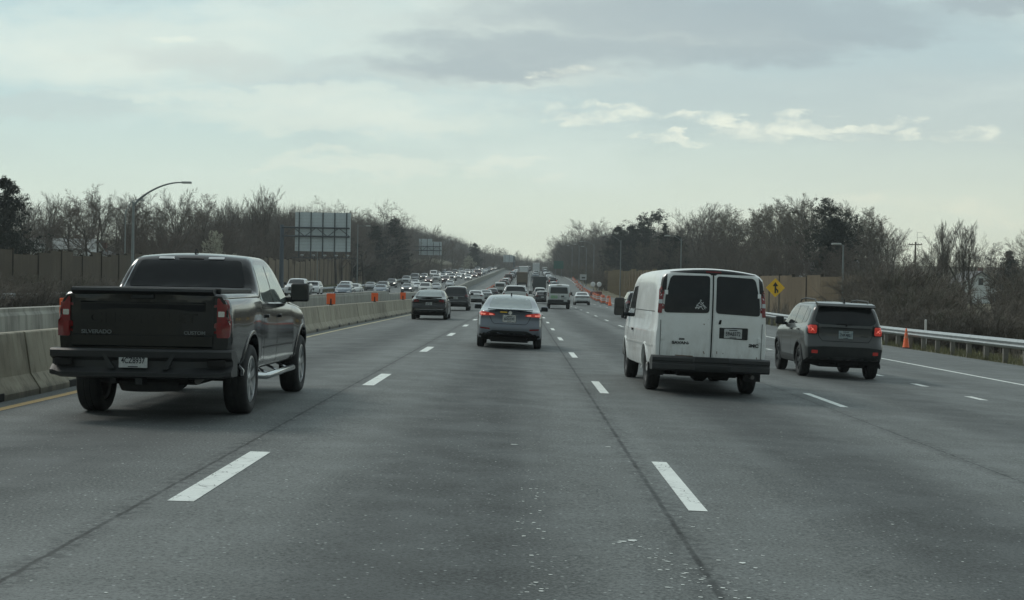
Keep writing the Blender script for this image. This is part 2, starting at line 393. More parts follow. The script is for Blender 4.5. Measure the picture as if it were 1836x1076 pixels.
M['ground'] = ground_mat(); M['asphalt'] = asphalt_mat()
M['line'] = paint_mat('white_line_paint', (.80, .84, .80)); M['yline'] = paint_mat('yellow_line_paint', (.56, .37, .13)); M['yline2'] = paint_mat('faded_line_paint', (.62, .54, .32))
gx = [-480, -300, -120, -75, -60, -50, -44, -38, -34, -31, -29, -28.5, -20, -10.3, -7, 0, 8, 14.5, 15.2, 16.5, 19, 23, 28, 34, 42, 52, 70, 120, 300, 480]
def gh(x, Y): return -.12 if Y < 765 and -28.6 < x < 14.6 else (-.03 if x < 15.3 and x > -29 else 0)
sheet('ground', gx, [y for y in YS if y <= 1500], M['ground'], fn=gh, kind='structure', label='dry grass ground and banks either side of the highway')
rx = [-28.5, -24, -20, -16, -12, -11, -10.2, -8, -6, -4, -2.29, 0, 2, 4, 6, 8, 10, 12, 15]
sheet('road', rx, [y for y in YS if y <= 760], M['asphalt'], kind='structure', label='wide grey asphalt highway with several lanes each way')
def strip(bm, x0, x1, a, b, h=.004):
    n = max(1, int((b - a) / 6)); xf0 = x0 if callable(x0) else (lambda Y: x0); xf1 = x1 if callable(x1) else (lambda Y: x1)
    prev = None
    for i in range(n + 1):
        Y = a + (b - a) * i / n; hh = h + max(0, (Y - 100)) * .00012
        r = (bm.verts.new(G(xf0(Y), Y, hh)), bm.verts.new(G(xf1(Y), Y, hh)))
        if prev: bm.faces.new([prev[0], prev[1], r[1], r[0]])
        prev = r
def dashes(x, start, ln=3.05, cyc=12.19, end=690, w=.15):
    Y = start; rnd = random.Random(int(x * 100))
    bm = bmesh.new()
    while Y < end:
        jx = rnd.uniform(-.012, .012); strip(bm, x - w / 2 + jx, x + w / 2 + jx, Y, Y + ln); Y += cyc
    tag(finish('lane_marking', bm, M['line']), kind='structure')
dashes(-2.29, 9.92, w=.18); dashes(1.31, 10.62, w=.14); dashes(4.93, 10.1, w=.13)
dashes(8.14, 3.8, .95, 3.66, 75)
for x in (-16.1, -19.7, -23.3): dashes(x, 20)
dashes(8.3, 80, end=300)
bm = bmesh.new(); strip(bm, 10.9, 11.04, -20, 130); strip(bm, lambda Y: 10.97 + (min(Y, 400) - 130) * .008 - max(0, Y - 400) * .006 - .08, lambda Y: 10.97 + (min(Y, 400) - 130) * .008 - max(0, Y - 400) * .006 + .08, 130, 690)
strip(bm, -26.95, -26.8, 20, 690); strip(bm, -12.6, -12.45, 20, 690)
tag(finish('edge_line', bm, M['line']), kind='structure')
lx = lerp1([(-20, -5.95), (18, -5.95), (30, -6.15), (45, -6.3), (90, -6.3), (150, -6.1), (700, -5.9)])
bm = bmesh.new(); strip(bm, lambda Y: lx(Y) - .07, lambda Y: lx(Y) + .07, -20, 26); tag(finish('edge_line', bm, M['yline']), kind='structure')
bm = bmesh.new(); strip(bm, lambda Y: lx(Y) - .07, lambda Y: lx(Y) + .07, 26, 690); tag(finish('edge_line', bm, M['yline2']), kind='structure')
# scattered loose pale chips of road paint near the seam and wheel path
rnd = random.Random(3); bm = bmesh.new()
def chip(x, Y, s):
    n = rnd.randint(4, 6); a0 = rnd.random() * 6; e = rnd.uniform(.35, 1)
    vs = [bm.verts.new(G(x + math.cos(a0 + i * 6.28 / n) * s * rnd.uniform(.5, 1), Y + math.sin(a0 + i * 6.28 / n) * s * e * rnd.uniform(.5, 1), .004)) for i in range(n)]
    bm.faces.new(vs)
for i in range(75):
    t = rnd.random(); chip(.75 + .42 * t + rnd.gauss(0, .08), 9.1 - 1.9 * t + rnd.gauss(0, .14), rnd.uniform(.006, .024))
for i in range(60): chip(rnd.gauss(.1, .05), rnd.uniform(7, 13), rnd.uniform(.006, .022))
for i in range(30): chip(rnd.gauss(1.38, .12), rnd.uniform(7, 10.5), rnd.uniform(.006, .024))
for i in range(420): chip(rnd.uniform(-4, 5), rnd.uniform(6.8, 26), rnd.uniform(.004, .016))
for x, Y, s in ((.72, 9.2, .05), (.66, 9.15, .04), (-.05, 14.6, .06), (.9, 14.8, .05), (1.32, 8.6, .035)): chip(x, Y, s)
tag(finish('paint_flakes', bm, M['line']), kind='stuff', label='pale flakes of paint scattered over the near asphalt', cat='paint flakes')

# ---------------- barriers ----------------
def conc(name, c, c2):
    m = mat(name, c, .85, bump=(8, .25)); w = NT(m.node_tree); b = m.node_tree.nodes['Principled BSDF']
    tc = w.n('ShaderNodeTexCoord').outputs['Object']; sp = w.n('ShaderNodeSeparateXYZ'); w.l(tc, sp.inputs[0])
    oi = w.n('ShaderNodeObjectInfo').outputs['Random']
    k = w.mix(w.mapr(w.noise(tc, 1.3, 6, .65), .35, .7), c, c2)
    stv = w.n('ShaderNodeVectorMath', operation='MULTIPLY'); w.l(tc, stv.inputs[0]); stv.inputs[1].default_value = (2.2, 2.2, .18)
    k = w.mix(w.mapr(w.noise(stv.outputs[0], 2.0, 5, .7), .46, .68, 0, .85), k, tuple(v * .42 for v in c))
    k = w.mix(w.mapr(w.noise(stv.outputs[0], 1.1, 4, .6), .52, .66, 0, .5), k, tuple(min(1, v * 1.4) for v in c2))
    k = w.mix(w.mapr(w.math('ADD', sp.outputs[2], w.math('MULTIPLY', w.noise(tc, 5, 4), .16)), .10, .24, .65, 0), k, (.04, .04, .036))
    k = w.mix(w.mapr(w.noise(tc, 9, 6, .8), .60, .72, 0, .6), k, tuple(v * .45 for v in c))
    k = w.mix(w.math('MULTIPLY', oi, .42), k, tuple(v * .62 for v in c2)); w.l(k, b.inputs['Base Color']); return m
M['conc'] = conc('barrier_concrete', (.28, .255, .195), (.38, .355, .275)); M['conc2'] = conc('wall_concrete', (.27, .27, .235), (.34, .34, .30))
bx = lerp1([(-10, -6.55), (20, -6.62), (36, -6.95), (60, -7.05), (90, -6.95), (130, -6.95)])
def jersey():
    bm = bmesh.new(); hl = 3.03
    pr = [(-.30, 0), (.30, 0), (.30, .075), (.17, .27), (.085, .80), (.07, .815), (-.07, .815), (-.085, .80), (-.17, .27), (-.30, .075)]
    n = len(pr); rings = []
    for y in np.linspace(-hl, hl, 13): rings.append([bm.verts.new((p[0], y, p[1])) for p in pr])
    for A, B in zip(rings, rings[1:]):
        for i in range(n): bm.faces.new([A[i], A[(i + 1) % n], B[(i + 1) % n], B[i]])
    bm.faces.new(rings[0]); bm.faces.new(rings[-1][::-1])
    # drain slots at the foot
    o = finish('concrete_barrier', bm, M['conc'])
    for s in (-1.5, 1.5):
        b2 = bmesh.new(); box(b2, .285, .303, s - .22, s + .22, 0, .10, bev=.006); finish('drain_slot', b2, M['under'], o)
    return o
proto = jersey(); Y = 4.0; i = 0
ordn = ['nearest', 'second nearest', 'third nearest', 'fourth nearest', 'fifth', 'sixth', 'seventh', 'eighth', 'ninth', 'tenth', 'eleventh', 'twelfth', 'thirteenth', 'fourteenth', 'fifteenth', 'sixteenth', 'seventeenth', 'eighteenth', 'nineteenth', 'twentieth']
while Y < 112:
    o = proto if i == 0 else copy_tree(proto)
    x = bx(Y); o.location = G(x, Y); o.rotation_euler = (0, 0, math.atan2(-(bx(Y + 3) - bx(Y - 3)), 6))
    tag(o, 'low grey concrete barrier block beside the left lane, %s from the near end' % ordn[i], 'concrete barrier', 'low concrete barrier blocks along the left lane')
    Y += 6.1; i += 1
wx = lerp1([(-10, -8.1), (15, -8.4), (24, -8.65), (68, -10.0), (116, -10.4), (310, -11.6), (480, -10.6), (760, -10.6)])
def extrude_path(bm, pr, ys, xf, hf=lambda Y: 0, mi=0, hs=lambda Y: 1):
    rings = [[bm.verts.new(G(xf(Y) + p[0], Y, 0) + Vector((0, 0, hf(Y) + p[1] * hs(Y)))) for p in pr] for Y in ys]; n = len(pr)
    for A, B in zip(rings, rings[1:]):
        for i in range(n): bm.faces.new([A[i], A[(i + 1) % n], B[(i + 1) % n], B[i]]).material_index = mi
    bm.faces.new(rings[0]); bm.faces.new(rings[-1][::-1])
bm = bmesh.new(); hsf = lerp1([(0, .98), (24, 1.0), (68, 1.06), (105, 1.22), (112, 1.22), (113, 1.05), (760, .95)])
extrude_path(bm, [(-.25, -.3), (.25, -.3), (.2, .9), (.16, .96), (.16, 1.02), (-.16, 1.02), (-.2, .9)], [-10, 0, 10, 20, 30, 40, 50, 60, 70, 80, 90, 100, 106, 112, 113] + list(range(120, 770, 10)), wx, hs=hsf)
tag(finish('median_wall', bm, M['conc2']), 'tall smooth concrete wall between the two directions of traffic, behind the low barrier', 'wall')
def wbeam(name, xf, y0, y1, step, label, hgt=.75, hf=lambda Y: 0, lane=1):
    root = empty(name, G(xf(y0), y0), label=label, cat='guardrail'); inv = Matrix.Translation(-root.location)
    bm = bmesh.new(); s = -lane
    pr = [(0, .0), (.05 * s, .04), (.08 * s, .09), (.05 * s, .13), (.01 * s, .155), (.05 * s, .18), (.08 * s, .22), (.05 * s, .27), (0, .31), (-.006 * s, .31), (.044 * s, .27), (.074 * s, .22), (.044 * s, .18), (.004 * s, .155), (.044 * s, .13), (.074 * s, .09), (.044 * s, .04), (-.006 * s, 0)]
    ys = list(np.arange(y0, y1, 4.0)) + [y1]
    extrude_path(bm, pr, ys, xf, lambda Y: hgt - .31 + hf(Y)); bm.transform(inv)
    finish('rail', bm, M['steel'], root, smooth=50)
    Y = y0 + .4; k = 0
    while Y < y1 and k < 99:
        bm = bmesh.new(); p = G(xf(Y), Y); z = hf(Y)
        box(bm, -.02 * s - .15 * (s > 0) + 0, -.02 * s + .15 * (s < 0), -.07, .07, z - .4, hgt + z - .04)
        finish('post', bm, M['post'], root, loc=p - root.location); Y += step; k += 1
M['post'] = mat('guardrail_post', (.20, .19, .17), .8, var=(5, .5, (.10, .095, .085)))
gr = lerp1([(0, 15.3), (60, 15.3), (110, 14.8), (165, 12.6)])
wbeam('guardrail', gr, 14, 160, 1.9, 'silver steel guardrail on short posts along the right shoulder', hgt=.76)
wbeam('guardrail', lambda Y: -28.2, 40, 420, 3.9, 'long grey steel guardrail along the far side of the oncoming lanes', hf=lambda Y: 0, lane=-1, hgt=.8)
# orange markers on the low barrier
def marker():
    r = empty('barrier_marker', cat='marker'); bm = bmesh.new(); box(bm, -.125, .125, -.012, .012, .03, .36, bev=.008); finish('panel', bm, M['orange'], r)
    bm = bmesh.new(); box(bm, -.05, .05, -.05, .05, 0, .03, bev=.008); box(bm, -.02, .02, -.03, -.012, .02, .2); finish('bracket', bm, M['plastic'], r); return r
mk = marker(); first = True
for (px, Y, lb) in ((0, 21.6, 'bright orange marker panel half hidden by the left tail light of the black pickup'), (0, 54, 'orange marker panel on the low concrete barrier, just right of the pickup mirror'), (0, 70, 'orange marker panel on the low barrier, middle one right of the pickup'), (0, 86, 'orange marker panel on the barrier nearest the black sedan')):
    o = mk if first else copy_tree(mk); first = False
    o.location = G(bx(Y), Y, .812); o.scale = (1.3, 1, 1.2); tag(o, lb, 'marker', 'orange markers along the low barrier')

# ---------------- noise walls ----------------
def fence_mat(name, a, b_):
    m = mat(name, a, .9, bump=(12, .3)); w = NT(m.node_tree); b = m.node_tree.nodes['Principled BSDF']
    tc = w.n('ShaderNodeTexCoord').outputs['Object']
    v = w.n('ShaderNodeVectorMath', operation='MULTIPLY'); w.l(tc, v.inputs[0]); v.inputs[1].default_value = (1, 1, .12)
    k = w.mix(w.mapr(w.noise(v.outputs[0], 3.5, 5, .7), .35, .68), a, b_)
    k = w.mix(w.mapr(w.noise(tc, .22, 6, .7), .42, .62, 0, .75), k, tuple(c * .6 for c in a)); w.l(k, b.inputs['Base Color']); return m
M['fence'] = fence_mat('noise_wall_boards', (.20, .155, .10), (.15, .118, .08)); M['fence_old'] = fence_mat('old_wall_boards', (.125, .10, .07), (.085, .07, .05)); M['fence_post'] = mat('noise_wall_post', (.30, .245, .155), .85, var=(2, .4, (.20, .16, .11))); M['fence_dk'] = mat('noise_wall_dark_post', (.06, .05, .04), .9)
def noise_wall(path, heights, n, label, pm, pw=.22, proud=.12, rnd=random.Random(5)):
    """path [(x,Y)], heights top z along"""
    P = [Vector((a, b)) for a, b in path]; seg = [(P[i + 1] - P[i]).length for i in range(len(P) - 1)]; T = sum(seg)
    def pos(t):
        d = t * T
        for i, s in enumerate(seg):
            if d <= s or i == len(seg) - 1: return P[i].lerp(P[i + 1], d / s)
            d -= s
    hf = lerp1(heights); root = empty('noise_barrier', (P[0].x, P[0].y, 0), label=label, cat='noise barrier')
    inv = Matrix.Translation(-root.location); bm = bmesh.new(); posts = []
    for i in range(n):
        a, b = pos(i / n), pos((i + 1) / n); d = (b - a).normalized(); nn = Vector((-d.y, d.x))
        top = hf((i + .5) / n) + rnd.choice((0, .15, .3)); base = G(a.x - bend(a.y), a.y).z - .8
        jj = .08 if i % 2 else 0
        q = [a + nn * (jj + .06), b + nn * (jj + .06), b + nn * (jj - .06), a + nn * (jj - .06)]
        lo = [bm.verts.new((v.x, v.y, base)) for v in q]; hi = [bm.verts.new((v.x, v.y, top)) for v in q]
        for k in range(4): bm.faces.new([lo[k], lo[(k + 1) % 4], hi[(k + 1) % 4], hi[k]])
        bm.faces.new(hi)
        posts.append((a, d, base, top + .12))
    bm.transform(inv); finish('panels', bm, M['fence_old'] if 'dull' in label else M['fence'], root)
    for a, d, base, top in posts[::max(1, len(posts) // 95)]:
        bm = bmesh.new(); box(bm, -pw / 2, pw / 2, -proud - .08, proud + .08, base, top)
        o = finish('post', bm, pm, root, loc=(a.x - root.location.x, a.y - root.location.y, 0)); o.rotation_euler = (0, 0, math.atan2(d.y, d.x))
noise_wall([(at(1557, 122), 122), (at(1475, 128), 128), (at(1400, 138), 138), (at(1330, 152), 152), (at(1250, 172), 172), (at(1190, 196), 196)], [(0, zat(500, 122, 1557)), (.45, zat(499, 138, 1400)), (1, zat(494, 196, 1190))], 22, 'brown timber noise wall behind the yellow merge sign and the grey car', M['fence_dk'], pw=.12, proud=.05)
noise_wall([(at(1185, 198), 198), (at(1148, 218), 218), (at(1120, 250), 250), (at(1098, 290), 290), (at(1084, 330), 330)], [(0, zat(488, 198, 1185)), (.5, zat(486, 250, 1120)), (1, zat(489, 330, 1084))], 46, 'tan noise wall with pale upright posts running away left of the white van', M['fence_post'], pw=.26, proud=.2)
noise_wall([(at(655, 318), 318), (at(600, 262), 262), (at(540, 220), 220), (at(480, 190), 190)], [(0, zat(459, 318, 655)), (.33, zat(458, 280, 620)), (.36, zat(464, 275, 615)), (.8, zat(467, 205, 520)), (1, zat(466, 190, 480))], 46, 'tall brown noise wall with stepped top below the big overhead sign', M['fence_dk'], pw=.16, proud=.05)
noise_wall([(at(478, 189), 189), (at(350, 150), 150), (at(200, 118), 118), (at(0, 93), 93), (at(-160, 80), 80)], [(0, zat(466, 189, 478)), (.5, zat(460, 130, 240)), (1, zat(461, 93, 0))], 44, 'long dull brown noise wall at the far left behind the black pickup', M['fence_dk'], pw=.14, proud=.05)
# ---------------- vehicles ----------------
M['glass_sky_bright'] = mat('sky_painted_glass', (.36, .42, .40), .05, .55, 0, spec=.9, var=(1.3, .5, (.22, .26, .25)))  # bright sky in the side panes is put into the base colour
M['letter_dim'] = mat('dim_silver_lettering', (.17, .185, .19), .4, .4)
M['reddish'] = mat('red_reflector', (.62, .05, .04), .25, coat=.4)
SIDE = [(0, 0), (.70, 0), (.88, .012), (.955, .05), (.982, .14), (.994, .30), (1.0, .45), (1.0, .62), (.992, .78), (.975, .90), (.955, .97), (.93, 1.0)]
VSIDE = SIDE[:8] + [(.999, .78), (.996, .9), (.992, .97), (.985, 1)]
def text_mesh(txt, size, extrude=.002, bold=0, sx=1.0):
    cu = bpy.data.curves.new('t', 'FONT'); cu.body = txt; cu.size = size; cu.extrude = extrude; cu.offset = bold; cu.align_x = 'CENTER'; cu.align_y = 'CENTER'
    ob = bpy.data.objects.new('t', cu); C.objects.link(ob); bpy.context.view_layer.update()
    me = bpy.data.meshes.new_from_object(ob.evaluated_get(bpy.context.evaluated_depsgraph_get())); bpy.data.objects.remove(ob)
    bm = bmesh.new(); bm.from_mesh(me); bpy.data.meshes.remove(me); bm.transform(Matrix.Diagonal((sx, 1, 1, 1))); return bm
class Car:
    """local frame: +y forward, rear face at y=0, ground z=0"""
    def __init__(s, spec, paint, root, res=.08):
        s.sp = spec; s.root = root; s.paint = paint; S = spec
        hw, top, belt, bot = pchip(S['hw']), pchip(S['top']), pchip(S['belt']), pchip(S['bot'])
        sl = S['slope']; L = S['L']; rp = pchip(S.get('rear', [(0, 0), (2, 0)])); fp = pchip(S.get('front', [(0, 0), (2, 0)]))
        rc, fc = S.get('rc', .06), S.get('fc', .25); crown = S.get('crown', .035); rnd_ = S.get('round', .06)
        ys = sorted(set([round(y, 3) for y in np.arange(0, L, res)] + [round(p[0], 3) for p in S['top']] + [.02, .05, .1, L]))
        ys = [y for i, y in enumerate(ys) if i == 0 or y - ys[i - 1] > .012 or y == L]
        bm = bmesh.new(); rows = []
        side = S.get('side', SIDE)
        def shift(x, y0, z, w):
            a = max(0, 1 - y0 / .7); b = max(0, 1 - (L - y0) / .8)
            a = a * a * (3 - 2 * a); b = b * b * (3 - 2 * b); u = abs(x) / max(w, .01)
            return y0 + a * (rc * u ** 3 + rp(z)) - b * (fc * u ** 2.5 + fp(z))
        def section(y):
            w, zt, zb, z0 = hw(y), top(y), min(belt(y), top(y) - .02), bot(y); g = zt - zb; cr = min(crown, g * .5)
            pts = [(fx * w, z0 + fz * (zb - z0)) for fx, fz in side]
            xb = side[-1][0] * w; gh = g - cr; xt = xb - sl * gh
            r = min(rnd_, gh * .45)
            for q in (.25, .5, .75):
                h = (gh - r) * q; pts.append((xb - sl * h + .012 * math.sin(q * 3.14) * min(1, g * 3), zb + h))
            xe = xb - sl * (gh - r)
            for a in (0, 22, 45, 68): pts.append((xe - sl * r * math.sin(R(a)) - r * 1.3 * (1 - math.cos(R(a))), zb + gh - r + r * math.sin(R(a))))
            xl, zl = pts[-1]
            for q in (.12, .3, .55, .8, 1): pts.append((xl * (1 - q), zl + (zt - zl) * (1 - (1 - q) ** 2)))
            return pts, w
        for y in ys:
            pts, w = section(y); n = len(pts); r = []
            for i, (x, z) in enumerate(pts):
                if i in (0, n - 1): v = bm.verts.new((0, shift(0, y, z, w), z)); r.append((v, v))
                else: r.append((bm.verts.new((-x, shift(x, y, z, w), z)), bm.verts.new((x, shift(x, y, z, w), z))))
            rows.append(r)
        for A, B in zip(rows, rows[1:]):
            for i in range(len(A) - 1):
                for k in (0, 1):
                    q = [A[i][k], A[i + 1][k], B[i + 1][k], B[i][k]]; q = list(dict.fromkeys(q))
                    bm.faces.new(q)
        for (r, y0) in ((rows[0], 0), (rows[-1], L)):       # end caps as a grid, so that they curve
            nc = 10; w = hw(y0); grid = []
            for a, b in r:
                if a is b: grid.append([a] * (nc + 1)); continue
                row = [a]
                for c in range(1, nc):
                    x = a.co.x + (b.co.x - a.co.x) * c / nc; row.append(bm.verts.new((x, shift(x, y0, a.co.z, w), a.co.z)))
                row.append(b); grid.append(row)
            for A, B in zip(grid, grid[1:]):
                for c in range(nc):
                    q = list(dict.fromkeys([A[c], A[c + 1], B[c + 1], B[c]]))
                    if len(q) > 2:
                        try: bm.faces.new(q)
                        except ValueError: pass
        bmesh.ops.remove_doubles(bm, verts=bm.verts, dist=.0006); bmesh.ops.recalc_face_normals(bm, faces=bm.faces)
        s.bvh = BVHTree.FromBMesh(bm)
        o = finish('body', bm, [paint, M['under']], root, smooth=S.get('smooth', 38)); s.body = o
        # wheel arches
        cb = bmesh.new(); Rr = S['R']
        for wy in S['wy']:
            for sx in (-1, 1):
                W2 = S['W'] / 2; lathe(cb, [(Rr + S.get('gap', .055), sx * (W2 - .34)), (Rr + S.get('gap', .055), sx * (W2 + .3))], 36, 'x', (0, wy, S.get('wz', Rr)))
        co = finish('c', cb, M['under']); md = o.modifiers.new('b', 'BOOLEAN'); md.object = co; md.operation = 'DIFFERENCE'; md.solver = 'EXACT'
        bpy.context.view_layer.update(); me = bpy.data.meshes.new_from_object(o.evaluated_get(bpy.context.evaluated_depsgraph_get()))
        o.modifiers.clear(); old = o.data; o.data = me; bpy.data.meshes.remove(old); cd = co.data; bpy.data.objects.remove(co); bpy.data.meshes.remove(cd)
        if len(me.materials) < 2:
            me.materials.clear(); me.materials.append(paint); me.materials.append(M['under'])
        for p in me.polygons:
            c = p.center; p.material_index = 0
            for wy in S['wy']:
                d = math.hypot(c.y - wy, c.z - S.get('wz', Rr))
                if d < Rr + S.get('gap', .055) + .004 and abs(c.x) < S['W'] / 2 - .01 and (abs(p.normal.x) > .9 and abs(c.x) < S['W'] / 2 - .3 or abs(d - Rr - S.get('gap', .055)) < .012 and abs(p.normal.x) < .3): p.material_index = 1
            if p.normal.z < -.8 and c.z < .6: p.material_index = 1
        me.set_sharp_from_angle(angle=R(S.get('smooth', 38))) if True else 0
    def cast(s, face, a, b):
        S = s.sp
        if face == 'rear': o, d = Vector((a, -3, b)), Vector((0, 1, 0))
        elif face == 'front': o, d = Vector((a, S['L'] + 3, b)), Vector((0, -1, 0))
        elif face == 'left': o, d = Vector((-3, a, b)), Vector((1, 0, 0))
        elif face == 'right': o, d = Vector((3, a, b)), Vector((-1, 0, 0))
        elif face == 'top': o, d = Vector((a, b, 5)), Vector((0, 0, -1))
        h = s.bvh.ray_cast(o, d)
        return (h[0], h[1], d) if h[0] is not None else (None, None, d)
    def panel(s, name, face, poly, m, off=.004, th=.012, parent=None, res=.10, rnd=.0, label=None):
        """flat outline wrapped onto the body as a thin shell"""
        if rnd: poly = round_poly(poly, rnd)
        bm = bmesh.new(); vs = [bm.verts.new((p[0], p[1], 0)) for p in poly]
        ed = [bm.edges.new((vs[i], vs[(i + 1) % len(vs)])) for i in range(len(vs))]
        bmesh.ops.triangle_fill(bm, use_beauty=True, edges=ed)
        for _ in range(4):
            le = [e for e in bm.edges if e.calc_length() > res]
            if not le: break
            bmesh.ops.subdivide_edges(bm, edges=le, cuts=1); bmesh.ops.triangulate(bm, faces=bm.faces[:])
        dd = None; last = None; miss = []
        for v in bm.verts:
            p, nrm, d = s.cast(face, v.co.x, v.co.y); dd = d
            if p is None: miss.append(v); continue
            if nrm.dot(d) > 0: nrm = -nrm
            k = off / max(.35, -nrm.dot(d)); v.co = p - d * k; last = v.co.copy()
        if last is None: bm.free(); return None
        for v in miss: bm.verts.remove(v)
        bmesh.ops.recalc_face_normals(bm, faces=bm.faces)
        fs = bm.faces[:]
        if fs and sum((f.normal.dot(dd) for f in fs)) > 0: bmesh.ops.reverse_faces(bm, faces=fs)
        r = bmesh.ops.extrude_face_region(bm, geom=bm.faces[:])
        nv = [g for g in r['geom'] if isinstance(g, bmesh.types.BMVert)]
        for v in nv: v.co = v.co - dd * 0
        old = [v for v in bm.verts if v not in set(nv)]
        for v in old: v.co = v.co + dd * th
        me = bpy.data.meshes.new(name); bmesh.ops.recalc_face_normals(bm, faces=bm.faces); bm.to_mesh(me); bm.free(); me.materials.append(m)
        me.shade_smooth(); me.set_sharp_from_angle(angle=R(40))
        o = bpy.data.objects.new(name, me); C.objects.link(o); o.parent = parent or s.root
        if label: o['label'] = label
        return o
    def both(s, name, poly, m, **k):
        return [s.panel(name, f, poly, m, **k) for f in ('left', 'right')]
    def mirror2(s, name, face, poly, m, **k):
        return [s.panel(name, face, poly, m, **k), s.panel(name, face, [(-x, z) for x, z in poly], m, **k)]
    def lines(s, name, face, paths, m, w=.012, off=.003, parent=None):
        bm = bmesh.new()
        for pts in paths:
            dense = []
            for a, b in zip(pts, pts[1:]):
                n = max(1, int(math.hypot(b[0] - a[0], b[1] - a[1]) / .05))
                dense += [(a[0] + (b[0] - a[0]) * i / n, a[1] + (b[1] - a[1]) * i / n) for i in range(n)]
            dense.append(pts[-1]); prev = None
            for i, p in enumerate(dense):
                q0, q1 = dense[max(0, i - 1)], dense[min(len(dense) - 1, i + 1)]; tx, tz = q1[0] - q0[0], q1[1] - q0[1]; l = math.hypot(tx, tz) or 1
                nx, nz = -tz / l * w / 2, tx / l * w / 2; r = []
                for sg in (-1, 1):
                    c, nr, d = s.cast(face, p[0] + nx * sg, p[1] + nz * sg)
                    r.append(bm.verts.new(c - d * off / max(.4, abs(nr.dot(d)))) if c is not None else None)
                if prev and None not in prev and None not in r: bm.faces.new([prev[0], prev[1], r[1], r[0]])
                prev = r
        return finish(name, bm, m, parent or s.root)
    def text(s, txt, face, a, b, size, m, sx=1.0, off=.006, name='lettering', bold=0, parent=None, flat=True):
        bm = text_mesh(txt, size, .003, bold, sx); c, nr, d = s.cast(face, a, b)
        if c is None: return
        if face == 'rear':
            tilt = math.atan2(nr.z, -nr.y) if nr.y < 0 else 0
            Mx = Matrix.Translation(c - d * off) @ Matrix.Rotation(R(90) - tilt, 4, 'X')
        elif face == 'left': Mx = Matrix.Translation(c - d * off) @ Matrix.Rotation(R(-90), 4, 'Z') @ Matrix.Rotation(R(90), 4, 'X')
        else: Mx = Matrix.Translation(c - d * off) @ Matrix.Rotation(R(90), 4, 'Z') @ Matrix.Rotation(R(90), 4, 'X')
        bm.transform(Mx); return finish(name, bm, m, parent or s.root)
    def plate(s, a, b, txt='', w=.305, h=.155, m=None, dy=None, fr=None, face='rear'):
        c, nr, d = s.cast(face, a, b); y = c.y if dy is None else dy; sg = -1 if face == 'rear' else 1
        bm = bmesh.new(); box(bm, a - w / 2, a + w / 2, min(y + .012 * sg, y), max(y + .012 * sg, y), b - h / 2, b + h / 2, bev=.004)
        p = finish('number_plate', bm, m or M['plate'], s.root)
        if fr:
            bm = bmesh.new(); t = .014; y0, y1 = y + .008 * sg, y + .018 * sg; y0, y1 = min(y0, y1), max(y0, y1)
            for q in ((a - w / 2 - t, a + w / 2 + t, b + h / 2 - .004, b + h / 2 + t), (a - w / 2 - t, a + w / 2 + t, b - h / 2 - t, b - h / 2 + .004), (a - w / 2 - t, a - w / 2 + .003, b - h / 2, b + h / 2), (a + w / 2 - .003, a + w / 2 + t, b - h / 2, b + h / 2)): box(bm, q[0], q[1], y0, y1, q[2], q[3])
            finish('plate_frame', bm, fr, p)
        if txt:
            bm = text_mesh(txt, .088, .001, .0015, .78); bm.transform(Matrix.Translation((a, y - .0145, b - .006)) @ Matrix.Rotation(R(90), 4, 'X')); finish('characters', bm, M['ink'], p)
            bm = bmesh.new(); box(bm, a - .07, a + .07, y - .0135, y - .0118, b + h / 2 - .028, b + h / 2 - .014); box(bm, a - .055, a + .055, y - .0135, y - .0118, b - h / 2 + .008, b - h / 2 + .018); finish('state_name', bm, M['ink'], p)
        return p
    def wheels(s, rimm, spokes=5, width=.22, kind='spoke'):
        S = s.sp; Rr = S['R']; wz = Rr
        tb = bmesh.new(); hwd = width / 2; rr = Rr * S.get('rimf', .66)
        pr = [(rr, -hwd * .78), (rr + .02, -hwd * .95), ((rr + Rr) / 2, -hwd * 1.02), (Rr - .03, -hwd * .97), (Rr - .008, -hwd * .82), (Rr, -hwd * .6), (Rr, -hwd * .3), (Rr - .007, -hwd * .27), (Rr - .007, -hwd * .22), (Rr, -hwd * .19), (Rr, hwd * .19), (Rr - .007, hwd * .22), (Rr - .007, hwd * .27), (Rr, hwd * .3), (Rr, hwd * .6), (Rr - .008, hwd * .82), (Rr - .03, hwd * .97), ((rr + Rr) / 2, hwd * 1.02), (rr + .02, hwd * .95), (rr, hwd * .78)]
        lathe(tb, pr, 36, close=True)
        w0 = finish('wheel', tb, M['rubber'], smooth=50)
        rb = bmesh.new(); lathe(rb, [(rr + .004, -hwd * .75), (rr + .004, hwd * .88), (rr - .022, hwd * .92), (rr - .03, hwd * .6), (rr - .035, -hwd * .6)], 32, close=True)
        lathe(rb, [(rr - .03, -.02), (rr - .03, -.012)], 24, mi=1)                     # dark brake disc behind
        if kind == 'spoke':
            for k in range(spokes):
                a = 2 * math.pi * k / spokes
                for sp_ in ((-.10, .10) if spokes <= 6 else (0,)):
                    Mx = Matrix.Rotation(a + sp_, 4, 'X'); t = bmesh.new(); ww = .030 if spokes <= 6 else .022
                    vs = [t.verts.new(p) for p in ((hwd * .35, -ww * 1.2, .04), (hwd * .35, ww * 1.2, .04), (hwd * .72, ww * 1.1, .045), (hwd * .72, -ww * 1.1, .045), (hwd * .45, -ww, rr - .01), (hwd * .45, ww, rr - .01), (hwd * .86, ww * .8, rr - .01), (hwd * .86, -ww * .8, rr - .01))]
                    for f in ((3, 2, 1, 0), (4, 5, 6, 7), (0, 1, 5, 4), (1, 2, 6, 5), (2, 3, 7, 6), (3, 0, 4, 7)): t.faces.new([vs[i] for i in f])
                    merge_bm(rb, t, Mx)
            lathe(rb, [(.075, hwd * .3), (.075, hwd * .72), (.05, hwd * .8)], 16)
        else:
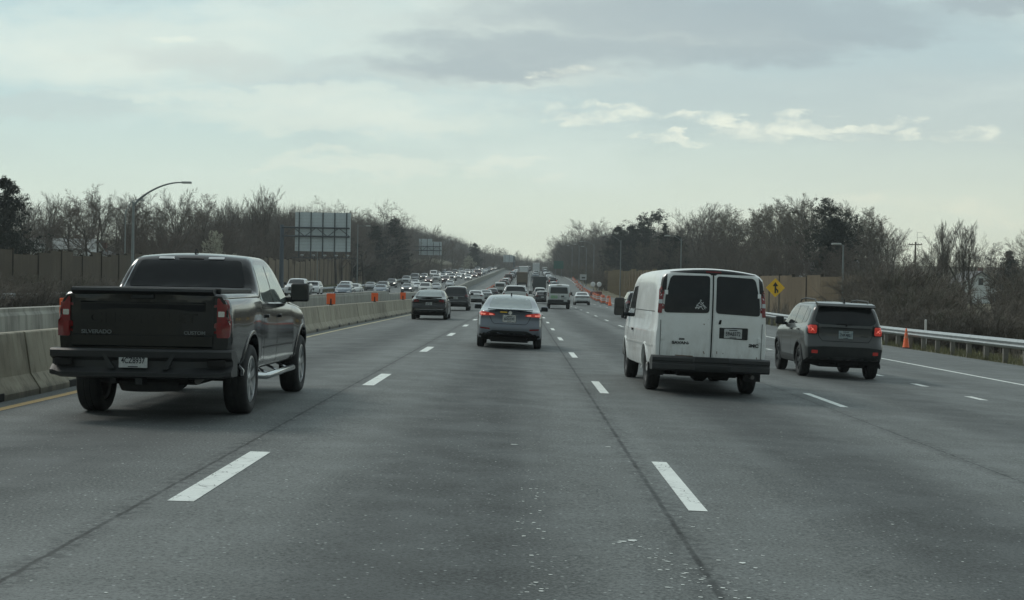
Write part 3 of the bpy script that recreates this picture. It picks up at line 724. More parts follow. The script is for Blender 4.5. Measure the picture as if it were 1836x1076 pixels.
            lathe(rb, [(rr - .02, hwd * .45), (rr * .75, hwd * .25), (rr * .5, hwd * .55), (.09, hwd * .6), (.07, hwd * .9)], 20)
        r0 = finish('rim', rb, [rimm, M['under']], w0, smooth=35)
        first = True
        for wy in S['wy']:
            for sx in (-1, 1):
                o = w0 if first else copy_tree(w0); first = False
                o.parent = s.root; o.location = (sx * S['track'] / 2, wy, wz); o.rotation_euler = (0, 0, 0 if sx > 0 else math.pi); o.rotation_euler.x = random.Random(wy + sx).uniform(0, 1)
    def mirrors(s, y, z, w=.24, h=.17, out=.10, m=None, d=.12):
        for f, sx in (('left', -1), ('right', 1)):
            c, nr, dd = s.cast(f, y, z); x = c.x
            bm = bmesh.new(); a, b = sorted((x + sx * out, x + sx * (out + w))); box(bm, a, b, y - d / 2, y + d / 2, z, z + h, bev=.035, seg=3)
            a, b = sorted((x - sx * .03, x + sx * (out + .05))); box(bm, a, b, y - .03, y + .03, z - .01, z + .06, bev=.015)
            o = finish('mirror', bm, m or M['plastic'], s.root, smooth=50)
            bm = bmesh.new(); a, b = sorted((x + sx * (out + .02), x + sx * (out + w - .02))); box(bm, a, b, y - d / 2 - .004, y - d / 2 + .01, z + .02, z + h - .02, bev=.003); finish('mirror_glass', bm, M['glass'], o)
def round_poly(poly, r, n=4):
    out = []; N = len(poly)
    for i in range(N):
        p = Vector(poly[i]).to_2d(); a = Vector(poly[i - 1]).to_2d() - p; b = Vector(poly[(i + 1) % N]).to_2d() - p
        rr = min(r, a.length * .45, b.length * .45); A = p + a.normalized() * rr; B = p + b.normalized() * rr
        for k in range(n + 1):
            t = k / n; q = A * (1 - t) ** 2 + p * 2 * t * (1 - t) + B * t * t; out.append((q.x, q.y))
    return out
def rect(x0, x1, z0, z1): return [(x0, z0), (x1, z0), (x1, z1), (x0, z1)]
def arches(car, m, r0, r1, off=.02, a0=-14):
    S = car.sp; wz = S.get('wz', S['R'])
    for wy in S['wy']:
        for f in ('left', 'right'):
            bm = bmesh.new(); prev = None; sx = -1 if f == 'left' else 1
            for k in range(25):
                a = R(a0 + (180 - 2 * a0) * k / 24); ring = []
                rim = car.cast(f, wy + math.cos(a) * (r1), max(.3, wz + math.sin(a) * r1))[0]
                xo = (abs(rim.x) if rim is not None else S['W'] / 2 - .02)
                for rr, dx in ((r0, -.05), (r0, off + .004), (r0 + (r1 - r0) * .3, off + .01), (r1 - .005, off), (r1, -.02)):
                    ring.append(bm.verts.new((sx * (xo + dx), wy + math.cos(a) * rr, wz + math.sin(a) * rr)))
                if prev:
                    for i in range(4): bm.faces.new([prev[i], prev[i + 1], ring[i + 1], ring[i]])
                prev = ring
            finish('wheel_arch_trim', bm, m, car.root, smooth=50)

# --- specs
SEDAN = dict(L=4.45, W=1.76, slope=.47, R=.315, wy=(.9, 3.52), track=1.54, rc=.17, fc=.34,
    hw=[(0, .79), (.12, .835), (.35, .865), (.9, .88), (3.3, .875), (3.9, .86), (4.2, .81), (4.4, .70), (4.45, .64)],
    top=[(0, .985), (.05, 1.035), (.12, 1.045), (.5, 1.075), (.72, 1.12), (1.4, 1.37), (1.62, 1.42), (2.05, 1.455), (2.5, 1.44), (2.8, 1.36), (3.4, 1.06), (3.6, 1.0), (4.1, .90), (4.3, .80), (4.42, .66), (4.45, .6)],
    belt=[(0, .94), (.5, 1.0), (1.4, .98), (3.2, .94), (3.6, .9), (4.1, .80), (4.35, .66), (4.45, .54)],
    bot=[(0, .40), (.15, .33), (.5, .22), (.9, .19), (3.6, .19), (4.2, .2), (4.45, .27)],
    rear=[(.3, .07), (.42, .0), (.58, -.02), (.66, .0), (.74, .045), (.9, .03), (.99, -.01), (1.04, .0)], front=[(.2, .1), (.4, 0), (.6, .03), (.75, .12)])
HATCH = dict(SEDAN, top=[(0, .98), (.08, 1.05), (.45, 1.36), (.8, 1.46), (1.6, 1.50), (2.3, 1.48), (2.65, 1.38), (3.3, 1.06), (3.6, .98), (4.1, .88), (4.3, .78), (4.42, .66), (4.45, .6)], slope=.42)
SUV = dict(L=4.75, W=1.90, slope=.36, R=.36, wy=(.98, 3.75), track=1.62, rc=.14, fc=.3,
    hw=[(0, .84), (.12, .90), (.4, .94), (.95, .95), (3.8, .95), (4.3, .92), (4.55, .86), (4.75, .70)],
    top=[(0, 1.02), (.06, 1.16), (.30, 1.56), (.40, 1.66), (.8, 1.71), (1.8, 1.735), (2.6, 1.71), (2.95, 1.60), (3.6, 1.18), (3.8, 1.12), (4.4, 1.02), (4.6, .90), (4.72, .78), (4.75, .7)],
    belt=[(0, .98), (.3, 1.10), (.8, 1.10), (2.8, 1.06), (3.7, 1.02), (4.3, .92), (4.6, .78), (4.75, .62)],
    bot=[(0, .45), (.2, .36), (.6, .27), (3.8, .25), (4.4, .27), (4.75, .36)],
    rear=[(.3, .08), (.5, 0), (.7, -.01), (.8, .05), (1.0, .04)], front=[(.3, .1), (.5, 0), (.7, .02), (.95, .08)])
def glass_set(c, kind, gm=None, gd=None):
    g = gm or M['glass']; gd = gd or g
    if kind == 'sedan':
        c.panel('rear_window', 'rear', [(-.60, 1.10), (.60, 1.10), (.50, 1.375), (-.50, 1.375)], g, rnd=.07)
        c.panel('windscreen', 'front', [(-.64, 1.06), (.64, 1.06), (.52, 1.385), (-.52, 1.385)], g, rnd=.06)
        c.both('side_window', [(2.12, 1.03), (3.08, 1.015), (2.75, 1.25), (2.50, 1.345), (2.12, 1.37)], gd, rnd=.03)
        c.both('side_window', [(1.12, 1.07), (1.22, 1.04), (2.06, 1.03), (2.06, 1.37), (1.72, 1.35), (1.45, 1.27)], gd, rnd=.03)
    if kind == 'hatch':
        c.panel('rear_window', 'rear', [(-.62, 1.10), (.62, 1.10), (.52, 1.38), (-.52, 1.38)], g, rnd=.07)
        c.panel('windscreen', 'front', [(-.64, 1.06), (.64, 1.06), (.54, 1.40), (-.54, 1.40)], g, rnd=.06)
        c.both('side_window', [(2.0, 1.04), (3.0, 1.02), (2.62, 1.26), (2.35, 1.37), (2.0, 1.40)], gd, rnd=.03)
        c.both('side_window', [(.8, 1.10), (.95, 1.06), (1.94, 1.04), (1.94, 1.40), (1.2, 1.37)], gd, rnd=.03)
    if kind == 'suv':
        c.panel('rear_window', 'rear', [(-.72, 1.16), (.72, 1.16), (.62, 1.56), (-.62, 1.56)], g, rnd=.09)
        c.panel('windscreen', 'front', [(-.72, 1.16), (.72, 1.16), (.60, 1.60), (-.60, 1.60)], g, rnd=.06)
        c.both('side_window', [(2.25, 1.14), (3.3, 1.12), (2.9, 1.42), (2.65, 1.56), (2.25, 1.60)], gd, rnd=.04)
        c.both('side_window', [(1.18, 1.15), (2.19, 1.14), (2.19, 1.60), (1.18, 1.60)], gd, rnd=.04)
        c.both('side_window', [(.42, 1.22), (.58, 1.17), (1.10, 1.15), (1.10, 1.59), (.62, 1.56)], gd, rnd=.05)
    if kind == 'pickup':
        c.panel('rear_window', 'rear', [(-.74, 1.47), (.74, 1.47), (.64, 1.80), (-.64, 1.80)], g, rnd=.05)
        c.panel('windscreen', 'front', [(-.76, 1.38), (.76, 1.38), (.64, 1.80), (-.64, 1.80)], g, rnd=.05)
        c.both('side_window', [(3.02, 1.30), (4.02, 1.28), (3.72, 1.56), (3.46, 1.73), (3.02, 1.76)], gd, rnd=.05)
        c.both('side_window', [(2.13, 1.30), (2.94, 1.30), (2.94, 1.76), (2.30, 1.75)], gd, rnd=.05)
    if kind == 'van':
        c.panel('windscreen', 'front', [(-.74, 1.28), (.74, 1.28), (.64, 1.84), (-.64, 1.84)], g, rnd=.08)
PICK = dict(L=5.85, W=2.03, slope=.33, R=.405, wy=(1.18, 4.88), track=1.74, rc=.05, fc=.25, gap=.10, crown=.03, round=.075, wz=.43,
    hw=[(0, .955), (.1, .985), (.5, .995), (1.18, 1.01), (1.9, .985), (2.4, .98), (4.2, .985), (4.88, 1.01), (5.4, .985), (5.7, .93), (5.85, .84)],
    top=[(0, 1.395), (.03, 1.425), (.12, 1.43), (1.90, 1.44), (1.94, 1.45), (2.18, 1.78), (2.27, 1.86), (2.6, 1.895), (3.3, 1.89), (3.65, 1.80), (4.25, 1.36), (4.4, 1.30), (5.4, 1.21), (5.7, 1.10), (5.82, .95), (5.85, .85)],
    belt=[(0, 1.34), (1.8, 1.35), (2.3, 1.31), (4.2, 1.25), (5.4, 1.1), (5.7, .95), (5.85, .75)],
    bot=[(0, .66), (.3, .60), (1.7, .50), (1.9, .46), (4.2, .46), (5.2, .46), (5.85, .5)],
    rear=[(.5, 0), (2, 0)], front=[(.5, .0), (1.1, .03)])
VAN = dict(side=VSIDE, L=5.60, W=1.97, slope=.085, R=.375, wy=(1.15, 4.55), track=1.68, rc=.07, fc=.3, gap=.07, crown=.05, round=.15, wz=.385,
    hw=[(0, .925), (.08, .955), (.3, .975), (1, .985), (4.4, .985), (5.0, .96), (5.4, .88), (5.6, .74)],
    top=[(0, 2.055), (.02, 2.075), (.10, 2.095), (.4, 2.11), (1.5, 2.12), (3.5, 2.10), (3.85, 2.02), (4.15, 1.78), (4.75, 1.30), (5.0, 1.22), (5.4, 1.10), (5.56, .98), (5.6, .86)],
    belt=[(0, 1.10), (4.5, 1.10), (5.0, 1.06), (5.4, .95), (5.6, .75)],
    bot=[(0, .58), (.3, .5), (1.7, .42), (4.2, .40), (5.0, .40), (5.6, .45)],
    rear=[(.5, 0), (1.15, 0), (1.7, .035), (2.05, .10)], front=[(.5, 0), (1.2, .05)])
BOXV = dict(side=VSIDE, L=4.9, W=2.0, slope=.10, R=.345, wy=(.95, 3.9), track=1.66, rc=.06, fc=.3, gap=.06, crown=.05, round=.09,
    hw=[(0, .90), (.08, .95), (.3, .98), (1, 1.0), (4, 1.0), (4.5, .95), (4.75, .86), (4.9, .70)],
    top=[(0, 1.86), (.04, 2.0), (.12, 2.06), (.4, 2.10), (1.5, 2.12), (2.9, 2.08), (3.2, 1.98), (3.95, 1.36), (4.2, 1.28), (4.6, 1.12), (4.85, .98), (4.9, .8)],
    belt=[(0, 1.12), (3.6, 1.12), (4.5, 1.0), (4.9, .7)], bot=[(0, .5), (.3, .4), (1.7, .32), (4.2, .32), (4.9, .4)],
    rear=[(.3, .05), (.6, -.02), (.75, .03), (1.15, .02), (1.7, .05), (2.05, .12)], front=[(.5, 0), (1.2, .05)])

def generic(kind, root, paint=None, res=.11, glass=None, rim=None, lamp_on=False, brake=False, text='', detail=True):
    """a plain road vehicle with all its parts"""
    paint = paint or M['paint']; rim = rim or M['alloy']; tl = M['redlit'] if brake else M['red']; hl = M['lamp'] if lamp_on else M['lens']
    if kind in ('sedan', 'hatch'):
        c = Car(SEDAN if kind == 'sedan' else HATCH, paint, root, res); glass_set(c, kind, glass)
        c.mirror2('tail_light', 'rear', [(.48, .86), (.82, .84), (.85, .94), (.80, .985), (.48, .95)], tl, rnd=.02, th=.02)
        c.mirror2('head_light', 'front', [(.42, .62), (.74, .66), (.78, .76), (.66, .77), (.44, .70)], hl, rnd=.02, th=.02)
        c.panel('lower_bumper', 'rear', [(-.66, .36), (.66, .36), (.60, .50), (-.60, .50)], M['bumper'], rnd=.03)
        c.panel('grille', 'front', [(-.38, .42), (.38, .42), (.42, .62), (-.42, .62)], M['plastic'], rnd=.03)
        c.plate(0, .76, text); c.mirrors(2.98, 1.0, .2, .14, .05, paint)
        if detail: c.both('door_handle', rect(2.18, 2.34, .885, .91), M['plastic'], off=.02); c.lines('door_gap', 'right', [[(2.09, .3), (2.09, 1.0)], [(1.2, .55), (1.14, .95)], [(3.2, .3), (3.16, .98)]], M['under'], .01); c.lines('door_gap', 'left', [[(2.09, .3), (2.09, 1.0)], [(1.2, .55), (1.14, .95)], [(3.2, .3), (3.16, .98)]], M['under'], .01); c.lines('boot_gap', 'rear', [[(-.62, 1.03), (-.60, .62), (.60, .62), (.62, 1.03)]], M['under'], .01)
        c.wheels(rim, 5, .21)
    elif kind == 'suv':
        c = Car(SUV, paint, root, res); glass_set(c, kind, glass)
        c.mirror2('tail_light', 'rear', [(.66, .98), (.90, .96), (.90, 1.14), (.80, 1.16), (.66, 1.10)], tl, rnd=.03, th=.02)
        c.mirror2('head_light', 'front', [(.48, .80), (.84, .84), (.84, .94), (.5, .90)], hl, rnd=.02, th=.02)
        c.panel('lower_bumper', 'rear', [(-.80, .40), (.80, .40), (.82, .62), (-.82, .62)], M['bumper'], rnd=.03)
        c.panel('grille', 'front', [(-.42, .58), (.42, .58), (.46, .88), (-.46, .88)], M['plastic'], rnd=.04)
        c.plate(0, .90, text); c.mirrors(3.2, 1.10, .22, .16, .05, paint); c.wheels(rim, 5, .23)
        for sx in (-1, 1):
            bm = bmesh.new(); tube(bm, [(sx * .62, .8, 1.70), (sx * .62, .9, 1.76), (sx * .62, 2.5, 1.775), (sx * .62, 2.6, 1.71)], .014, 6); finish('roof_rail', bm, M['plastic'], root)
    elif kind == 'pickup':
        c = Car(PICK, paint, root, res); glass_set(c, kind, glass)
        c.mirror2('tail_light', 'rear', rect(.80, .95, .92, 1.32), tl, rnd=.02, th=.02)
        c.panel('tailgate', 'rear', rect(-.78, .78, .80, 1.40), paint, rnd=.02, off=.012)
        c.mirror2('head_light', 'front', [(.56, .92), (.88, .92), (.88, 1.04), (.56, 1.04)], hl, rnd=.02, th=.02)
        c.panel('grille', 'front', rect(-.52, .52, .72, 1.06), M['plastic'], rnd=.04)
        bm = bmesh.new(); box(bm, -.96, .96, -.14, .1, .50, .74, bev=.04, seg=2); finish('rear_bumper', bm, M['chrome'], root, smooth=40)
        c.plate(0, .64, text, dy=-.14); c.mirrors(3.95, 1.26, .24, .24, .08); c.wheels(rim, 6, .27)
        box_cover = bmesh.new(); box(box_cover, -.86, .86, .12, 1.86, 1.41, 1.462, bev=.008); finish('bed_cover', box_cover, M['plastic'], root)
    elif kind == 'boxvan':
        c = Car(BOXV, paint, root, res)
        c.panel('rear_window', 'rear', [(-.76, 1.30), (.76, 1.30), (.70, 1.84), (-.70, 1.84)], M['glass'], rnd=.08)
        c.panel('windscreen', 'front', [(-.8, 1.32), (.8, 1.32), (.72, 1.9), (-.72, 1.9)], M['glass'], rnd=.08)
        c.both('side_window', [(2.6, 1.2), (3.55, 1.2), (3.1, 1.7), (2.6, 1.78)], M['glass'], rnd=.05)
        c.mirror2('tail_light', 'rear', rect(.86, .95, 1.0, 1.42), tl, rnd=.02, th=.02)
        c.mirror2('head_light', 'front', rect(.55, .8, .8, 1.0), hl, rnd=.03, th=.02)
        c.panel('grille', 'front', rect(-.4, .4, .6, .9), M['plastic'], rnd=.04)
        bm = bmesh.new(); box(bm, -.96, .96, -.10, .2, .40, .78, bev=.05, seg=2); finish('rear_bumper', bm, M['plastic'], root, smooth=40)
        c.plate(.55, .70, text, dy=-.10); c.mirrors(3.5, 1.15, .2, .28, .05); c.wheels(rim, 6, .22, kind='steel')
        c.lines('door_gap', 'rear', [[(-.84, 1.9), (-.84, .8), (.84, .8), (.84, 1.9)], [(-.02, .8), (-.02, 1.25)]], M['under'], .014)
    return c
def place(root, x, Y, yaw=0.0, face=0):
    """x, Y = road position of the rear face (or of the front face for oncoming)"""
    root.location = G(x, Y); root.rotation_euler = (math.atan2(G(x, Y + 2).z - G(x, Y - 2).z, 4), groll(x, Y) * -1 * -1, yaw - (2 * 1.2e-5 * max(0, Y - 150)))
    if face:
        root.rotation_euler = (-root.rotation_euler.x, -root.rotation_euler.y, root.rotation_euler.z + math.pi)

# --- black pickup (hero)
def black_pickup():
    r = empty('pickup_truck', label='black crew cab pickup in the left lane with red tail lights and bright alloy wheels', cat='pickup truck')
    c = Car(PICK, M['black_paint'], r, .06); P = M['black_paint']
    glass_set(c, 'pickup', M['glass_dark'], M['glass_sky_bright'])
    # rear window gasket, centre brake lamp bar
    c.mirror2('cargo_lamp', 'rear', rect(.22, .42, 1.815, 1.842), M['lens'], rnd=.01, th=.02, off=.01)
    c.panel('brake_light', 'rear', rect(-.16, .16, 1.818, 1.84), M['bumper'], rnd=.01, off=.008)
    c.lines('chrome_trim', 'rear', [[(-.80, 1.455), (-.68, 1.835)]], M['chrome'], .014)
    # tailgate built as stepped plates
    tg = c.panel('tailgate', 'rear', rect(-.795, .795, .80, 1.395), P, rnd=.02, off=.014)
    bm = bmesh.new(); prism(bm, [(-.06, 1.415), (-.045, 1.445), (.10, 1.447), (.10, 1.39), (-.005, 1.375)], -.80, .80, 'x'); finish('spoiler_lip', bm, M['plastic'], tg)
    bm = bmesh.new(); prism(bm, [(-.004, 1.30), (-.032, 1.285), (-.032, 1.275), (-.004, 1.20)], -.70, .70, 'x'); finish('pressed_ledge', bm, P, tg)
    bm = bmesh.new(); prism(bm, [(-.006, .94), (-.03, .93), (-.03, .82), (-.006, .80)], -.79, .79, 'x'); finish('lower_step', bm, P, tg)
    bm = bmesh.new(); box(bm, -.13, .13, -.045, -.02, 1.33, 1.375, bev=.01); finish('handle', bm, M['plastic'], tg)
    c.text('CHEVROLET', 'rear', 0, 1.115, .155, P, 1.42, .018, 'embossed_lettering', .002, tg)
    c.text('SILVERADO', 'rear', -.52, .965, .058, M['letter_dim'], 1.15, .02, 'lettering', .001, tg)
    c.text('CUSTOM', 'rear', .585, .965, .052, M['letter_dim'], 1.15, .02, 'lettering', .001, tg)
    for sx in (-1, 1):
        q = [(.805, .905), (.985, .905), (.985, 1.36), (.805, 1.37)]
        o = c.panel('tail_light', 'rear', [(sx * a, b) for a, b in [(.828, .915), (.968, .915), (.975, 1.07), (.925, 1.13), (.93, 1.22), (.972, 1.24), (.965, 1.335), (.83, 1.35)]], M['red'], off=.02, th=.03, rnd=.02)
        c.panel('reverse_light', 'rear', [(sx * a, b) for a, b in rect(.842, .912, 1.145, 1.205)], M['chrome'], off=.024, th=.01, parent=o, rnd=.01)
        c.panel('side_lens', 'right' if sx > 0 else 'left', [(.0, .92), (.07, .93), (.10, 1.10), (.06, 1.2), (.12, 1.33), (.0, 1.34)], M['red'], off=.008, parent=o)
        bm = bmesh.new(); box(bm, sx * .86 - .03, sx * .86 + .03, -.025, -.02, .96, 1.08, bev=.0); finish('inner_lens', bm, M['red'], o)
    # bumper
    def bump_section(x):
        u = abs(x); yb = -.17 + max(0, u - .55) ** 2 * .45
        return yb
    bm = bmesh.new(); xs = [-1.02, -.98, -.9, -.8, -.7, -.6, -.5, -.3, 0, .3, .5, .6, .7, .8, .9, .98, 1.02]; rings = []
    for x in xs:
        yb = bump_section(x); u = abs(x); z0 = .47 + (.02 if u > .9 else 0)
        pr = [(yb + .06, z0), (yb - .01, z0 + .02), (yb - .015, z0 + .06), (yb + .02, z0 + .08), (yb + .045, z0 + .12), (yb + .045, .66), (yb, .70), (yb - .01, .765), (yb + .02, .785), (.12, .785), (.25, .70), (.25, z0)]
        if u > .62: pr[4] = (yb + .085, z0 + .12); pr[5] = (yb + .085, .66)
        rings.append([bm.verts.new((x, p[0], p[1])) for p in pr])
    n = len(rings[0])
    for A, B in zip(rings, rings[1:]):
        for i in range(n): bm.faces.new([A[i], A[(i + 1) % n], B[(i + 1) % n], B[i]])
    bm.faces.new(rings[0]); bm.faces.new(rings[-1][::-1]); bp = finish('rear_bumper', bm, M['bumper'], r, smooth=30)
    for sx in (-1, 1):
        bm = bmesh.new(); prism(bm, [(sx * .30, .56), (sx * .62, .56), (sx * .52, .70), (sx * .40, .765), (sx * .34, .765)][::-1], -.168, -.10, 'y') if 0 else prism(bm, [(sx * .26, .575), (sx * .33, .575), (sx * .42, .755), (sx * .385, .755)], -.176, -.10, 'y'); finish('plate_surround', bm, M['bumper'], bp)
        bm = bmesh.new(); box(bm, sx * .86 - .10, sx * .86 + .10, -.115, -.09, .60, .68, bev=.01); finish('step_recess', bm, M['under'], bp)
    c.plate(-.06, .668, '4CZ8937', dy=-.155, w=.32, h=.165)
    # wheel wells flares, mirrors, side steps
    arches(c, P, .500, .545, .010, 4)
    c.mirrors(4.02, 1.29, .25, .25, .07, M['plastic'], .14)
    for f in ('left', 'right'):
        c.lines('door_gap', f, [[(1.90, .55), (1.905, 1.36)], [(2.08, .55), (2.05, 1.30)], [(2.98, .52), (2.98, 1.30)], [(4.22, .55), (4.20, 1.22)], [(.02, .86), (1.9, .86)] if 0 else [(2.0, .50), (4.2, .50)]], M['under'], .012)
        c.panel('door_handle', f, rect(2.22, 2.45, 1.10, 1.14), P, off=.035, th=.03, rnd=.015)
        c.panel('door_handle', f, rect(3.12, 3.35, 1.09, 1.13), P, off=.035, th=.03, rnd=.015)
        c.lines('window_trim', f, [[(2.10, 1.285), (4.10, 1.265)]], M['chrome'], .012, .008)
        c.lines('body_crease', f, [[(2.0, .74), (4.2, .72)]], M['bumper'], .02, .006)
        sx = -1 if f == 'left' else 1; bm = bmesh.new()
        tube(bm, [(sx * .88, 1.95, .40), (sx * 1.0, 2.1, .385), (sx * 1.0, 4.1, .385), (sx * .88, 4.25, .40)], .042, 10)
        for y in (2.4, 3.1, 3.8): tube(bm, [(sx * 1.0, y, .385), (sx * .75, y, .50)], .018, 6)
        finish('side_step', bm, M['chrome'], r, smooth=50)
    bm = bmesh.new(); box(bm, -.85, .85, .11, 1.86, 1.40, 1.458, bev=.012); finish('bed_cover', bm, M['plastic'], r)
    # roof antenna fin, underbody, spare wheel, hitch, exhaust
    bm = bmesh.new(); prism(bm, [(2.42, 1.885), (2.56, 1.895), (2.46, 1.945)], -.012, .012, 'x'); finish('antenna', bm, P, r)
    bm = bmesh.new(); box(bm, -.55, .55, .3, 5.3, .38, .52); box(bm, -.5, .5, .05, .3, .42, .62)
    tube(bm, [(-.86, 1.18, .42), (.86, 1.18, .42)], .05, 10); lathe(bm, [(.10, -.16), (.15, -.08), (.15, .08), (.10, .16)], 16, 'x', (.05, 1.18, .40)); finish('underbody', bm, M['under'], r)
    bm = bmesh.new(); lathe(bm, [(.2, .36), (.34, .34), (.37, .40), (.37, .50), (.33, .56), (.2, .54)], 28, 'z', (0, .42, -.03)); finish('spare_wheel', bm, M['rubber'], r, smooth=40)
    bm = bmesh.new(); box(bm, -.04, .04, -.15, .2, .40, .48, bev=.006); tube(bm, [(-.30, -.10, .44), (-.30, .4, .46)], .035, 10); finish('hitch', bm, M['plastic'], r)
    bm = bmesh.new(); tube(bm, [(.62, .02, .44), (.60, .4, .47), (.5, 1.0, .5)], .035, 10); finish('exhaust', bm, M['steel_rim'], r)
    c.mirror2('head_light', 'front', [(.56, .92), (.9, .92), (.9, 1.04), (.56, 1.04)], M['lens'], rnd=.02, th=.02); c.panel('grille', 'front', rect(-.52, .52, .72, 1.06), M['plastic'], rnd=.04)
    bm = bmesh.new(); box(bm, -.9, .9, 5.6, 5.88, .48, .70, bev=.05, seg=2); finish('front_bumper', bm, M['chrome'], r, smooth=40)
    c.wheels(M['alloy'], 6, .28); place(r, -4.06, 15.72, R(-.3)); r.scale = (.955, 1, .985); return r
pick = black_pickup()

# --- white cargo van (hero)
def white_van():
    r = empty('cargo_van', label='dirty white cargo van with two dark rear door windows and black bumper', cat='van')
    c = Car(VAN, M['white_paint'], r, .06)
    me = c.body.data; me.materials.append(M['plastic'])
    for p in me.polygons:
        q = p.center
        if q.y < .16 and q.z > 1.70 and (abs(q.x) > .70 or q.z > 1.98) and p.normal.y < -.12: p.material_index = 2
    for k, (x0, x1, t0, t1) in enumerate(((-.77, -.035, -.68, -.045), (.035, .77, .045, .68))):
        d = c.panel('rear_door', 'rear', [(x0 - (.06 if k == 0 else 0), .68), (x1 + (.06 if k else 0), .68), (x1 + (.06 if k else 0), 1.25), (x1 if not k else t1 + .09, 2.015), (x0 if k else t0 - .09, 2.015)], M['white_paint'], off=.010, rnd=.05)
        sx = -1 if k == 0 else 1
        c.panel('rear_window', 'rear', [(sx * a, b) for a, b in [(.055, 1.39), (.815, 1.37), (.80, 1.62), (.725, 1.925), (.68, 1.97), (.055, 1.985)]], M['glass_dark'], off=.016, rnd=.06, parent=d)
        c.lines('door_edge', 'rear', [[(sx * .855, .68), (sx * .86, 1.25)]], M['bumper'], .010, .012, parent=d)
        for z in (.95, 1.66): c.panel('hinge', 'rear', [(sx * a, b) for a, b in rect(.80 - (z - .86) * .05, .855 - (z - .86) * .05, z, z + .07)], M['white_paint'], off=.03, th=.02, parent=d)
    c.lines('door_gap', 'rear', [[(0.0, .68), (0, 2.02)]], M['under'], .022, .014)
    c.panel('brake_light', 'rear', rect(-.13, .13, 2.035, 2.06), M['red'], rnd=.01, off=.02)
    for sx in (-1, 1):
        o = c.panel('tail_light', 'rear', [(sx * a, b) for a, b in [(.850, 1.36), (.915, 1.36), (.895, 1.74), (.87, 1.80), (.825, 1.68)]], M['red'], off=.014, rnd=.01, th=.03)
        c.panel('reverse_light', 'rear', [(sx * a, b) for a, b in rect(.842, .905, 1.51, 1.575)], M['lens'], off=.019, parent=o)
        c.panel('side_lens', 'right' if sx > 0 else 'left', [(.02, 1.37), (.09, 1.37), (.10, 1.6), (.08, 1.74), (.02, 1.76)], M['red'], off=.006, parent=o)
    P = c.plate(.36, 1.08, '59A8372', w=.30, h=.15, fr=None)
    bm = bmesh.new(); box(bm, .12, .61, -.012, .004, .99, 1.175, bev=.01); h = finish('plate_holder', bm, M['plastic'], r)
    P.location.y = -.012
    c.panel('door_latch', 'rear', [(.105, 1.22), (.145, 1.22), (.16, 1.29), (.125, 1.29)], M['under'], off=.02, rnd=.01)
    c.text('SAVANA', 'rear', -.50, .90, .058, M['bumper'], 1.45, .014, 'lettering', .003); c.text('2500', 'rear', -.50, .96, .036, M['bumper'], 1.3, .014, 'lettering', .002)
    c.text('GMC', 'rear', .70, .90, .07, M['bumper'], 1.35, .014, 'lettering', .004)
    # hand drawn sticker in left window: small white strokes of a sitting figure in a ring
    c.lines('window_sticker', 'rear', [[(-0.29, 1.45), (-0.25, 1.53), (-0.21, 1.57), (-0.17, 1.53), (-0.13, 1.45)], [(-0.28, 1.51), (-0.22, 1.49), (-0.15, 1.51), (-0.11, 1.47)], [(-0.25, 1.45), (-0.20, 1.49), (-0.16, 1.44)], [(-0.24, 1.55), (-0.20, 1.52), (-0.16, 1.56)], [(-0.22, 1.59), (-0.19, 1.59)], [(-0.30, 1.47), (-0.23, 1.47)]], M['lens'], .012, .022)
    # dents, rust flecks
    c.lines('rust_marks', 'rear', [[(-.13, .78), (-.11, .74)], [(.10, .79), (.10, .75)], [(.20, .765), (.21, .755)], [(-.14, 1.22), (-.13, 1.20)], [(.78, .72), (.79, .69)], [(-.6, .70), (-.3, .695)]], mat('rust', (.16, .09, .05), .9), .012, .014)
    bm = bmesh.new(); rings = []
    for x in (-.99, -.95, -.85, -.55, -.32, -.28, .28, .32, .55, .85, .95, .99):
        u = abs(x); yb = -.20 + max(0, u - .6) ** 2 * .6; d = .0 if u > .3 else .03
        rings.append([bm.verts.new((x, a, b)) for a, b in ((yb + .04, .46), (yb + d, .49), (yb + d, .56), (yb + .015 + d, .575), (yb + .015 + d, .60), (yb + d, .615), (yb + d, .665), (yb + .03, .69), (.1, .69), (.3, .60), (.2, .46))])
    n = len(rings[0])
    for A, B in zip(rings, rings[1:]):
        for i in range(n): bm.faces.new([A[i], A[(i + 1) % n], B[(i + 1) % n], B[i]])
    bm.faces.new(rings[0]); bm.faces.new(rings[-1][::-1]); finish('rear_bumper', bm, M['bumper'], r, smooth=35)
    for f in ('left', 'right'):
        c.lines('door_gap', f, [[(4.15, .5), (4.15, 1.3), (3.9, 1.95)], [(3.05, .5), (3.05, 1.95)], [(3.1, 1.38), (.25, 1.38)], [(2.0, .5), (2.0, 1.95)]] if f == 'right' else [[(4.15, .5), (4.15, 1.3)], [(3.05, .5), (3.05, 1.95)], [(3.1, 1.38), (.25, 1.38)]], M['bumper'], .012)
        c.panel('side_window', f, [(3.15, 1.25), (4.30, 1.22), (3.98, 1.6), (3.72, 1.78), (3.15, 1.80)], M['glass'], rnd=.06)
        c.panel('door_handle', f, rect(3.12, 3.28, 1.0, 1.04), M['plastic'], off=.03, th=.02)
        c.lines('body_crease', f, [[(.2, .84), (4.4, .80)]], M['white_paint'], .03, .012)
    arches(c, M['white_paint'], .44, .48, .010, 2)
    c.panel('windscreen', 'front', [(-.74, 1.32), (.74, 1.32), (.66, 1.88), (-.66, 1.88)], M['glass'], rnd=.08)
    c.mirror2('head_light', 'front', rect(.55, .82, .82, .98), M['lens'], rnd=.02, th=.02); c.panel('grille', 'front', rect(-.5, .5, .72, .98), M['plastic'], rnd=.03)
    bm = bmesh.new(); box(bm, -.92, .92, 5.4, 5.66, .44, .66, bev=.05, seg=2); finish('front_bumper', bm, M['bumper'], r, smooth=40)
